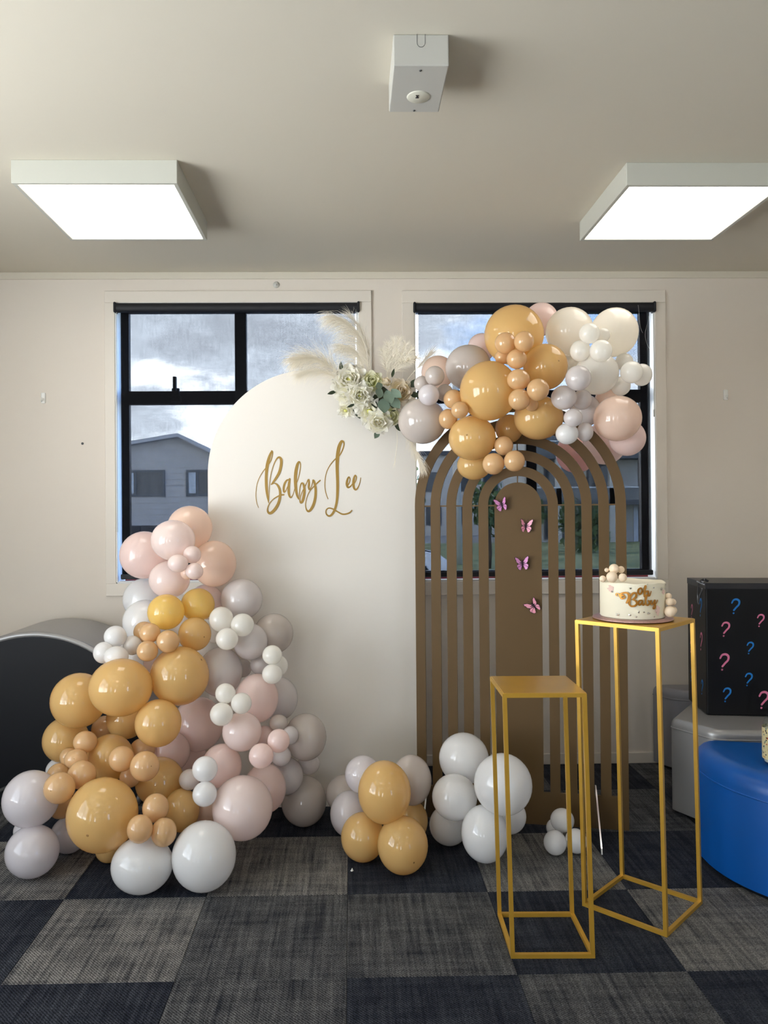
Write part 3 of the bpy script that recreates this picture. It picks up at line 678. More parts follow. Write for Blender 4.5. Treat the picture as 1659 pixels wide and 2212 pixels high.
for strokes in BABY['letter']:
    bm = bmesh.new()
    for q, s in enumerate(strokes): ribbon(bm, s, on_board, .0008, .0002 + .0003 * q, 6)
    finish('letter', bm, GOLDTXT, board)

# ------------------------------------------------------------------ slotted brown arch panel
PA = math.radians(-12.405)
panel = thing('arch_panel', 'brown slotted rainbow arch panel standing in front of the right window', 'backdrop', (.287 + .4525 * .97665, 3.4883 - .4525 * .21482, 0), PA)
TH, SPR, ZB = .012, 1.382, .14
GAP, RING, R0 = .0278, .0425, .1
def add_part(bm, poly): slab_xz(bm, poly, 0, TH)
NA = 40
bm = bmesh.new(); add_part(bm, [(-R0, ZB), (R0, ZB)] + [(R0 * math.cos(k * PI / NA), SPR + R0 * math.sin(k * PI / NA)) for k in range(NA + 1)]); finish('centre_arch', bm, BROWN, panel)
r = R0
for k in range(5):
    ri = r + GAP; ro = ri + RING; r = ro
    p = [(ro, ZB)] + [(ro * math.cos(a), SPR + ro * math.sin(a)) for a in [q * PI / NA for q in range(NA + 1)]] + [(-ro, ZB), (-ri, ZB)] + [(ri * math.cos(a), SPR + ri * math.sin(a)) for a in [PI - q * PI / NA for q in range(NA + 1)]] + [(ri, ZB)]
    bm = bmesh.new(); A = [bm.verts.new((x, 0, z)) for x, z in p]; B = [bm.verts.new((x, TH, z)) for x, z in p]; n = len(p); h = n // 2
    for i in range(h - 1):
        j = n - 1 - i
        bm.faces.new((A[i], A[i + 1], A[j - 1], A[j])); bm.faces.new((B[i], B[j], B[j - 1], B[i + 1]))
    for i in range(n): bm.faces.new((A[i], B[i], B[(i + 1) % n], A[(i + 1) % n]))
    finish('arch_ring', bm, BROWN, panel)
    for a in ((-ri - .001, -(ri - GAP) + .001, SPR - .003, SPR + .003), (ri - GAP - .001, ri + .001, SPR - .003, SPR + .003), (-.0025, .0025, SPR + ri - GAP - .001, SPR + ri + .001)):
        b = bmesh.new(); box(b, a[0], a[1], .001, TH - .001, a[2], a[3]); finish('tie', b, BROWN, panel)
ROUT = r
bm = bmesh.new(); box(bm, -ROUT, ROUT, 0, TH, 0, ZB); finish('base_board', bm, BROWN, panel)
for u in (-.40, .315):
    b = bmesh.new(); pts = [(0, 0), (-.26, 0), (-.25, .02), (-.012, .185), (0, .185)]
    A = [b.verts.new((u - .003, y, z)) for y, z in pts]; B = [b.verts.new((u + .003, y, z)) for y, z in pts]
    b.faces.new(A); b.faces.new(B[::-1])
    for i in range(5): b.faces.new((A[i], B[i], B[(i + 1) % 5], A[(i + 1) % 5]))
    o = finish('foot', b, ACRYL, panel); o['label'] = 'mirrored acrylic triangular foot'; o.location.y = -.0008
# butterflies pinned to the panel
def butterfly(u, z, tilt, s, m1, fold_l, fold_r, label):
    c, sn = math.cos(PA), math.sin(PA); du = u - .4525
    t = thing('butterfly', label, 'butterfly', (panel.location.x + du * c, panel.location.y + du * sn, z), PA, 'paper butterflies on the arch panel')
    t.rotation_euler = Euler((0, tilt, PA)); t.scale = (s, s, s)
    b = bmesh.new(); tube(b, [(0, -.003, .013), (0, -.004, .008), (0, -.004, 0), (0, -.003, -.010)], [.0012, .0022, .0026, .0008], 8)
    for sx in (-1, 1): tube(b, [(0, -.004, .011), (sx * .003, -.006, .018), (sx * .006, -.006, .024)], .0004, 5)
    finish('body', b, DARK, t, smooth=True)
    fore = [(.001, .004), (.006, .013), (.014, .021), (.022, .025), (.025, .023), (.024, .016), (.020, .008), (.017, .003), (.020, -.002), (.020, -.009), (.015, -.016), (.009, -.018), (.004, -.012), (.001, -.004)]
    cells = [[(.005, .008), (.013, .018), (.021, .0225), (.022, .018), (.013, .008)], [(.004, .003), (.012, .0065), (.020, .0145), (.0185, .008), (.013, .003)],
             [(.004, -.001), (.014, .0005), (.0185, -.002), (.0182, -.0075), (.010, -.004)], [(.003, -.004), (.009, -.0055), (.0165, -.0095), (.013, -.015), (.0085, -.016)]]
    for sx, fold in ((-1, fold_l), (1, fold_r)):
        def pl(x, zz, h):
            return Vector((sx * (x * math.cos(fold)), -.002 - x * math.sin(fold) - h, zz))
        b = bmesh.new(); A = [b.verts.new(pl(x, zz, 0)) for x, zz in fore]; B = [b.verts.new(pl(x, zz, .0006)) for x, zz in fore]; n = len(fore)
        b.faces.new(A); b.faces.new(B[::-1])
        for i in range(n): b.faces.new((A[i], B[i], B[(i + 1) % n], A[(i + 1) % n]))
        w = finish('wing', b, DARK, t)
        b = bmesh.new()
        for cpoly in cells:
            gx = sum(p[0] for p in cpoly) / len(cpoly); gz = sum(p[1] for p in cpoly) / len(cpoly)
            b.faces.new([b.verts.new(pl(gx + (x - gx) * 1.17, gz + (zz - gz) * 1.17, .0010)) for x, zz in cpoly])
        cc = finish('wing_cells', b, m1, w)
butterfly(.386, 1.383, math.radians(-14), 1.38, WINGM, .35, .85, 'pink and mauve paper butterfly topmost on the brown arch panel')
butterfly(.486, 1.289, math.radians(4), 1.38, WINGP, .8, .5, 'pale pink paper butterfly, second from the top on the brown panel')
butterfly(.471, 1.126, math.radians(-6), 1.4, WINGM, .5, .55, 'mauve veined paper butterfly, third from the top on the brown panel')
butterfly(.519, .944, math.radians(-38), 1.45, WINGP, .35, .8, 'deep pink tilted paper butterfly, lowest on the brown panel')

# ------------------------------------------------------------------ soft seats
def arc(cx, cy, r, a0, a1, n): return [(cx + r * math.cos(math.radians(a0 + (a1 - a0) * k / n)), cy + r * math.sin(math.radians(a0 + (a1 - a0) * k / n))) for k in range(n + 1)]
def round_poly(P, rad, n=6):
    out = []; m_ = len(P)
    for i in range(m_):
        p0, p, p1 = Vector(P[i - 1]), Vector(P[i]), Vector(P[(i + 1) % m_])
        r = rad[i] if isinstance(rad, (list, tuple)) else rad
        a, b_ = (p0 - p).normalized(), (p1 - p).normalized()
        if r <= 0: out.append(tuple(p)); continue
        A, B_ = p + a * r, p + b_ * r
        for k in range(n + 1):
            t_ = k / n; out.append(tuple(A * (1 - t_) ** 2 + p * 2 * t_ * (1 - t_) + B_ * t_ * t_))
    return out
def ottoman(label, poly, h, m_, bev=.03, seam=.05, foot=None):
    cx = sum(p[0] for p in poly) / len(poly); cy = sum(p[1] for p in poly) / len(poly)
    loc = [(x - cx, y - cy) for x, y in poly]
    t = thing('ottoman', label, 'ottoman', (cx, cy, 0))
    b = bmesh.new(); prism(b, loc, .02, h, bev, 5); finish('body', b, m_, t, smooth=True, auto=35)
    b = bmesh.new(); tube(b, [(x, y, h - seam) for x, y in loc], .0035, 6, closed=True); finish('piping', b, m_, t, smooth=True)
    b = bmesh.new(); prism(b, [(x * .93, y * .93) for x, y in loc], 0, .022); finish('base', b, BLACKV, t)
    return t
# blue half moon
P = [p for p in arc(1.79, 2.93, .448, 152, 360, 40)] + [(2.238, 2.95)]
P = arc(1.79, 2.94, .449, 154, 345, 44) + [(2.27, 2.93)]
P = [(1.43, 3.165)] + arc(1.79, 2.94, .449, 160, 350, 44) + [(2.26, 2.96), (1.50, 3.145)]
ottoman('round fronted blue vinyl ottoman at the right edge of the picture', round_poly([(1.40, 3.168), (1.345, 3.04)] + arc(1.79, 2.94, .449, 176, 350, 30) + [(2.28, 2.945)], [.05, .03] + [0] * 31 + [.03]), .43, BLUEV, .065, .085)
ottoman('silver grey vinyl ottoman under the black box', round_poly([(1.425, 3.475), (1.53, 3.27), (2.45, 3.18), (2.45, 3.93), (1.76, 3.93)], [.02, .05, .03, .05, .05]), .425, SILV, .028, .04)
ottoman('dark grey vinyl ottoman against the back wall behind the silver one', round_poly([(1.60, 4.15), (1.66, 4.02), (1.80, 3.965), (2.5, 3.965), (2.5, 4.15)], [.02, .05, .05, .03, .03]), .425, GREYV, .035, .05)
# arched black and silver seat at the left
seat = thing('arched_seat', 'silver rimmed soft seat with a flat black arched face, at the left edge', 'seat', (-1.478, 3.66, 0))
RS, CS = .55, .267
a0 = math.asin(CS / RS)
ARC = [(RS * math.cos(a), CS + RS * math.sin(a)) for a in [-a0 + (PI + 2 * a0) * k / 60 for k in range(61)]]
bm = bmesh.new(); slab_xz(bm, [(x * .998, CS + (z - CS) * .998) for x, z in ARC], 0.012, .47); bmesh.ops.bevel(bm, geom=[e for e in bm.edges if all(v.co.y < .02 or v.co.y > .46 for v in e.verts) and abs(e.verts[0].co.y - e.verts[1].co.y) < .001], offset=.012, segments=2, affect='EDGES')
finish('upholstery', bm, SILV, seat, smooth=True, auto=40)
bm = bmesh.new(); slab_xz(bm, [(x * .955, max(.004, CS + (z - CS) * .955)) for x, z in ARC], -.008, .014); finish('face', bm, BLACKV, seat)
bm = bmesh.new(); tube(bm, [(x * .972, .008, max(.016, CS + (z - CS) * .972)) for x, z in ARC], .016, 10); finish('rim', bm, SILV, seat, smooth=True)
bm = bmesh.new(); tube(bm, [(.01 + .34 * math.cos(a), -.012, -.215 + .34 * math.sin(a)) for a in [math.radians(42 + 96 * k / 24) for k in range(25)]], .009, 8); finish('lower_piping', bm, PIPING, seat, smooth=True)
# black box with question marks
BA = math.atan2(-.14, .99)
bx = thing('mystery_box', 'black box covered in pink and blue question marks on the silver ottoman', 'box', (1.607, 3.513, .427), BA)
bm = bmesh.new(); box(bm, 0, .58, 0, .29, 0, .597, .006, 2); finish('carton', bm, BLACKBOX, bx)
bm = bmesh.new(); box(bm, -.001, .58, -.0012, .29, .57, .5975, .001, 1); finish('edge_tape', bm, BLACKF, bx)
bm = bmesh.new(); pts = [(-.0016, .02, .597), (-.0016, .05, .60), (-.0016, .10, .585), (-.0016, .115, .53), (-.0016, .10, .49), (-.0016, .085, .53), (-.0016, .03, .57)]
tube(bm, catmull(pts, 4), .0035, 6); tube(bm, [(-.0016, .0, .588), (-.0016, .06, .59), (-.0016, .12, .594)], .004, 6); finish('tape_strip', bm, TAPE, bx)
bm = bmesh.new()
for sx in (-1, 1): bmesh.ops.create_cube(bm, size=1, matrix=Matrix.Translation((.012 + sx * .010, .06, .604)) @ Matrix.Rotation(sx * .5, 4, 'Y') @ Matrix.Diagonal((.018, .006, .010, 1)))
finish('tape_curl', bm, BLACKF, bx)
def qmark(u, z, h, m_, side, sk=.12):
    S = h / 130.0
    st = [(-38, 32, 14), (-24, 58, 16), (6, 64, 18), (30, 48, 18), (30, 18, 17), (8, -8, 16), (-12, -34, 16)]
    def pl(x, y, hh):
        X = u + (x * (1 - .0) + y * sk) * S * .9; Z = z + y * S
        return (X, -.0004 - hh, Z) if side == 'f' else (-.0004 - hh, .29 - (.29 - X), Z)
    b = bmesh.new()
    if side == 'f':
        ribbon(b, st, pl, .0010, 0, 5); ribbon(b, [(-13, -60, 15), (-12, -61, 16), (-11, -60, 15)], pl, .0011, 0, 3)
    else:
        def pl2(x, y, hh): return (-.0004 - hh, u - (x * .62 + y * .10) * S, z + y * S)
        ribbon(b, st, pl2, .0010, 0, 5); ribbon(b, [(-13, -60, 15), (-12, -61, 16), (-11, -60, 15)], pl2, .0011, 0, 3)
    o = finish('question_mark', b, m_, bx)
    o['label'] = 'pink question mark' if m_ is PINKMK else 'blue question mark'
for c, u, z, h in (('b', .128, .492, .070), ('p', .084, .388, .068), ('p', .235, .429, .058), ('b', .189, .305, .056), ('p', .077, .240, .078), ('b', .181, .163, .060), ('b', .087, .092, .066), ('p', .244, .072, .080), ('b', .36, .45, .07), ('p', .42, .25, .07), ('b', .47, .12, .06)):
    qmark(u, z, h * .93, PINKMK if c == 'p' else BLUEMK, 'f')
for c, u, z, h in (('p', .214, .443, .066), ('b', .074, .477, .085), ('p', .071, .320, .085), ('b', .066, .110, .070), ('b', .235, .13, .06), ('p', .235, .27, .06)):
    qmark(u, z, h * .93, PINKMK if c == 'p' else BLUEMK, 'l')
# glass jar on the blue ottoman
t = thing('glass_jar', 'clear glass jar with a cream speckled terrazzo label on the blue ottoman', 'jar', (1.535, 2.80, .4302))
b = bmesh.new(); lathe(b, [(0, .004), (.036, .002), (.046, .012), (.048, .03), (.048, .145), (.042, .162), (.034, .172), (.034, .178), (.031, .178), (.031, .170), (.039, .158), (.044, .143), (.044, .03), (.040, .014), (0, .012)], 40); finish('glass', b, JARG, t, smooth=True, auto=50)
mt, nt, pb = newmat('terrazzo_label'); tcn = nt.nodes.new('ShaderNodeTexCoord'); vo = nt.nodes.new('ShaderNodeTexVoronoi'); vo.inputs['Scale'].default_value = 105
nt.links.new(tcn.outputs['Object'], vo.inputs['Vector'])
lt = nt.nodes.new('ShaderNodeMath'); lt.operation = 'LESS_THAN'; lt.inputs[1].default_value = .34; nt.links.new(vo.outputs['Distance'], lt.inputs[0])
sepc = nt.nodes.new('ShaderNodeSeparateColor'); nt.links.new(vo.outputs['Color'], sepc.inputs[0])
rp = nt.nodes.new('ShaderNodeValToRGB'); rp.color_ramp.interpolation = 'CONSTANT'
for k, (pos, c) in enumerate(((0, (40, 42, 46)), (.3, (204, 74, 44)), (.5, (60, 66, 60)), (.7, (210, 160, 80)), (.85, (112, 140, 136)))):
    e = rp.color_ramp.elements[k] if k < 2 else rp.color_ramp.elements.new(pos); e.position = pos; e.color = rgba(c)
nt.links.new(sepc.outputs[0], rp.inputs[0])
mx = nt.nodes.new('ShaderNodeMix'); mx.data_type = 'RGBA'; mx.inputs[6].default_value = rgba((232, 218, 168)); nt.links.new(lt.outputs[0], mx.inputs[0]); nt.links.new(rp.outputs[0], mx.inputs[7]); nt.links.new(mx.outputs[2], pb.inputs['Base Color']); pb.inputs['Roughness'].default_value = .5
b = bmesh.new(); lathe(b, [(.0484, .026), (.0488, .026), (.0488, .138), (.0484, .138), (.0484, .026)], 40); finish('label_wrap', b, mt, t, smooth=True, auto=40)
b = bmesh.new(); lathe(b, [(0, .014), (.041, .014), (.043, .03), (.043, .13), (0, .13)], 32); finish('contents', b, FROST, t, smooth=True, auto=40)

# ------------------------------------------------------------------ gold plinth frames
def plinth(label, cx, cy, side, h, rz, lean, w=.0125):
    t = thing('plinth_stand', label, 'plinth', (cx, cy, 0), rz)
    hs = side / 2 - w / 2; c_, s_ = math.cos(-rz), math.sin(-rz); lx, ly = lean * c_, lean * s_
    cor = [(-hs, -hs), (hs, -hs), (hs, hs), (-hs, hs)]
    for x, y in cor:
        b = bmesh.new(); bar(b, (x, y, 0), (x + lx, y + ly, h - .001), w); finish('leg', b, GOLD, t)
    for i in range(4):
        (xa, ya), (xb, yb) = cor[i], cor[(i + 1) % 4]
        b = bmesh.new(); bar(b, (xa, ya, w / 2), (xb, yb, w / 2), w); finish('base_rail', b, GOLD, t)
        b = bmesh.new(); bar(b, (xa + lx, ya + ly, h - w / 2), (xb + lx, yb + ly, h - w / 2), w); finish('top_rail', b, GOLD, t)
    b = bmesh.new(); box(b, -hs - w * .3 + lx, hs + w * .3 + lx, -hs - w * .3 + ly, hs + w * .3 + ly, h - .004, h + .001, .001, 1); finish('top_plate', b, GOLD, t)
    return t
plinth('short gold metal frame plinth with an empty square top, in front', .6065, 2.491, .255, .802, math.radians(-1.5), -.018)
plinth('tall gold metal frame plinth turned cornerwise, carrying the cake', .993, 2.675, .295, .981, math.radians(45), -.016)

# ------------------------------------------------------------------ cake
CX, CY, CZ0 = .969, 2.675, .983
t = thing('cake', 'round ivory buttercream cake with gold topper lettering on the tall gold plinth', 'cake', (CX, CY, CZ0))
b = bmesh.new(); lathe(b, [(0, 0), (.128, 0), (.133, .003), (.133, .006), (.128, .009), (0, .009)], 64); finish('cake_board', b, GLITTER, t, smooth=True, auto=40)
b = bmesh.new(); RC = .1075
lathe(b, [(0, .009), (RC - .004, .009), (RC, .014), (RC, .122), (RC + .0005, .128), (RC - .003, .130), (RC - .010, .124), (0, .123)], 72)
for v in b.verts:
    a = math.atan2(v.co.y, v.co.x)
    if v.co.z > .12 and v.co.xy.length > .09: v.co.z += .0011 * math.sin(5 * a + 1) + .0009 * math.sin(11 * a)
    if v.co.xy.length > .09: f_ = 1 + .006 * math.sin(7 * a + v.co.z * 60); v.co.x *= f_; v.co.y *= f_
finish('buttercream', b, FROST, t, smooth=True, auto=60)
def cball(x, z, r, dy, kx=1.0):
    b = bmesh.new(); bmesh.ops.create_uvsphere(b, u_segments=20, v_segments=12, radius=r, matrix=Matrix.Translation((x, dy, z)) @ Matrix.Diagonal((kx, 1, 1, 1))); finish('fondant_ball', b, FONDANT, t, smooth=True)
for px, py, r, dy in ((1319, 1235, 10.8, -.035), (1337.5, 1237.5, 7.8, -.02), (1304, 1237.6, 4.8, -.03), (1310, 1251.5, 12, -.055), (1331, 1252.5, 9, -.065), (1292, 1256, 7.2, -.045),
                      (1434, 1294.6, 7, -.05), (1431, 1305.4, 8.5, -.07), (1443, 1307.6, 7.5, -.05), (1429.5, 1325.7, 12, -.078), (1442.4, 1324.8, 8.5, -.055)):
    cball((px - 1367) * .00156, (1343 - py) * .00156 + .006, r * .00156, dy)
def on_cake(x, y, h):
    X = (x * .18083 + 1220 - 1365.5) * .001545; Z = (1345.5 - (y * .18083 + 1200)) * .001545 + .002
    R = RC + .0025 + h; X = max(-R * .98, min(R * .98, X))
    return (X, -math.sqrt(R * R - X * X), Z)
OH = [[[(762,396,16),(738,412,19),(730,445,20),(746,470,18),(768,455,18),(776,420,16),(764,396,15),(784,438,10),(806,436,10)]],
      [[(800,442,10),(818,400,14),(823,374,12),(812,376,18),(805,430,22),(803,494,20)], [(805,470,12),(824,440,16),(846,434,20),(852,462,20),(852,488,20),(870,484,14),(888,436,8)]],
      [[(520,504,7),(508,490,7),(514,470,8),(530,472,8),(542,500,10),(562,528,18),(588,512,14),(570,484,14),(556,500,16),(548,480,16),(580,458,18),(620,462,22),(634,500,24),(622,545,22),(608,576,18)],
       [(634,590,18),(640,545,16),(652,490,18),(680,456,20),(708,466,22),(704,505,22),(668,534,16)], [(668,534,14),(702,548,20),(716,580,22),(694,608,22),(656,614,20),(634,594,14)]],
      [[(772,542,16),(746,546,18),(732,576,20),(746,598,18),(768,574,14),(780,544,16),(778,588,20),(794,598,14),(812,566,10)]],
      [[(810,570,10),(826,520,14),(834,484,12),(822,482,18),(816,540,20),(822,592,18),(848,598,18),(864,572,18),(850,546,14),(872,560,9)]],
      [[(874,558,9),(886,546,16),(882,580,20),(900,594,16),(926,560,14),(938,544,16),(932,590,18),(942,612,18),(930,640,20),(910,640,14),(926,604,10),(956,578,10),(976,545,8)]]]
for strokes in OH:
    b = bmesh.new()
    for q, s in enumerate(strokes): ribbon(b, s, on_cake, .0022, .0002 * q, 5)
    o = finish('letter', b, TOPPER, t)
for (x, y, w, h) in ((470, 420, 34, 90), (980, 670, 46, 130), (1080, 460, 44, 60), (720, 690, 70, 70)):       # soft pink and clear frosting strokes
    b = bmesh.new(); P_ = [(x + w * .8 * math.cos(k * PI / 7) * (.8 + .3 * math.sin(3 * k)), y + h * .55 * math.sin(k * PI / 7) * (.85 + .2 * math.cos(2 * k))) for k in range(14)]
    A = [b.verts.new(on_cake(p[0], p[1], -.0012)) for p in P_]; c = b.verts.new(on_cake(x, y, -.0004))
    for i in range(14): b.faces.new((A[i], A[(i + 1) % 14], c))
    finish('frosting_smear', b, SMEAR if x != 720 else FROST, t, smooth=True)
rnd = random.Random(5)
for x, y, s in ((650, 400, 14), (925, 398, 14), (1045, 420, 28), (1135, 378, 14), (740, 680, 18), (855, 700, 22), (640, 722, 16), (800, 684, 12), (525, 722, 18), (710, 738, 14), (930, 740, 14), (480, 455, 12), (1100, 425, 16), (845, 352, 8)):
    b = bmesh.new(); P_ = [(x + s * rnd.uniform(.5, 1.2) * math.cos(a), y + s * rnd.uniform(.4, 1.0) * math.sin(a)) for a in [k * 2 * PI / 7 for k in range(7)]]
    A = [b.verts.new(on_cake(p[0], p[1], -.0014 + rnd.uniform(0, .0012))) for p in P_]; c = b.verts.new(on_cake(x, y, .0004))
    for i in range(7): b.faces.new((A[i], A[(i + 1) % 7], c))
    finish('silver_flake', b, FLAKE, t)

# bits lying about
t = thing('paper_scrap', 'tiny white paper scrap on the carpet before the floor balloons', 'scrap', (-.005, 2.964, 0))
b = bmesh.new(); A = [b.verts.new(v) for v in ((-.006, 0, .0005), (.006, .002, .0005), (.001, .004, .011), (0, -.005, .0005))]
for f in ((0, 3, 2), (3, 1, 2), (1, 0, 2), (0, 1, 3)): b.faces.new([A[k] for k in f])
finish('paper', b, WHITE, t)
t = thing('fishing_line', 'loose clear thread curling from the right window corner above the ivory balloons', 'thread', (1.55, 4.10, 2.3))
b = bmesh.new(); tube(b, catmull([(.005, .07, .17), (-.005, .03, .13), (-.012, 0, .06), (-.006, 0, .02), (.004, 0, -.005)], 5), .0007, 5)
tube(b, catmull([(.06, .06, .10), (.035, 0, .06), (.018, 0, 0), (.022, 0, -.05), (.04, 0, -.09)], 5), .0007, 5); finish('strand', b, THREAD, t)
# ------------------------------------------------------------------ balloons (centre x, y, z, radius across, radius up, colour, label, dark tip)
def balloon_mesh():
    b = bmesh.new(); seg, rings = 36, 22; L = []
    for i in range(rings + 1):
        a = PI * i / rings; y = -math.cos(a); r = math.sin(a)
        if y > .3: r *= 1 - .10 * ((y - .3) / .7) ** 1.5; y = y + .03 * (y - .3)
        if i in (0, rings): L.append([b.verts.new((0, y, 0))])
        else: L.append([b.verts.new((r * math.cos(k * 2 * PI / seg), y, r * math.sin(k * 2 * PI / seg))) for k in range(seg)])
    for A, B in zip(L, L[1:]):
        for k in range(seg):
            k2 = (k + 1) % seg
            if len(A) == 1: b.faces.new((A[0], B[k], B[k2]))
            elif len(B) == 1: b.faces.new((A[k], B[0], A[k2]))
            else: b.faces.new((A[k], B[k], B[k2], A[k2]))
    bmesh.ops.recalc_face_normals(b, faces=b.faces[:])
    me = bpy.data.meshes.new('balloon'); b.to_mesh(me); b.free()
    for p in me.polygons: p.use_smooth = True
    return me
BM0 = balloon_mesh(); BMESH = {}
def bmesh_for(c):
    if c not in BMESH:
        me = BM0.copy(); me.materials.append(MATS['latex_' + c]); BMESH[c] = me
    return BMESH[c]
b = bmesh.new(); lathe(b, [(0, -.02), (.05, -.012), (.03, .0), (0, .003)], 14)
TIPM = bpy.data.meshes.new('tip'); bmesh.ops.recalc_face_normals(b, faces=b.faces[:]); b.to_mesh(TIPM); b.free(); TIPM.materials.append(MATS['latex_tip'])
b = bmesh.new(); lathe(b, [(.03, -.10), (.05, 0), (.14, .10), (.15, .14), (.10, .13), (0, .10)], 14)
KNOT = bpy.data.meshes.new('knot'); bmesh.ops.recalc_face_normals(b, faces=b.faces[:]); b.to_mesh(KNOT); b.free()
GROUPS = {'T': 'balloons of the tower garland at left', 'F': 'balloons of the mustard floor cluster', 'W': 'balloons of the white floor cluster', 'S': 'tiny white floor balloons', 'A': 'balloons of the arch garland'}
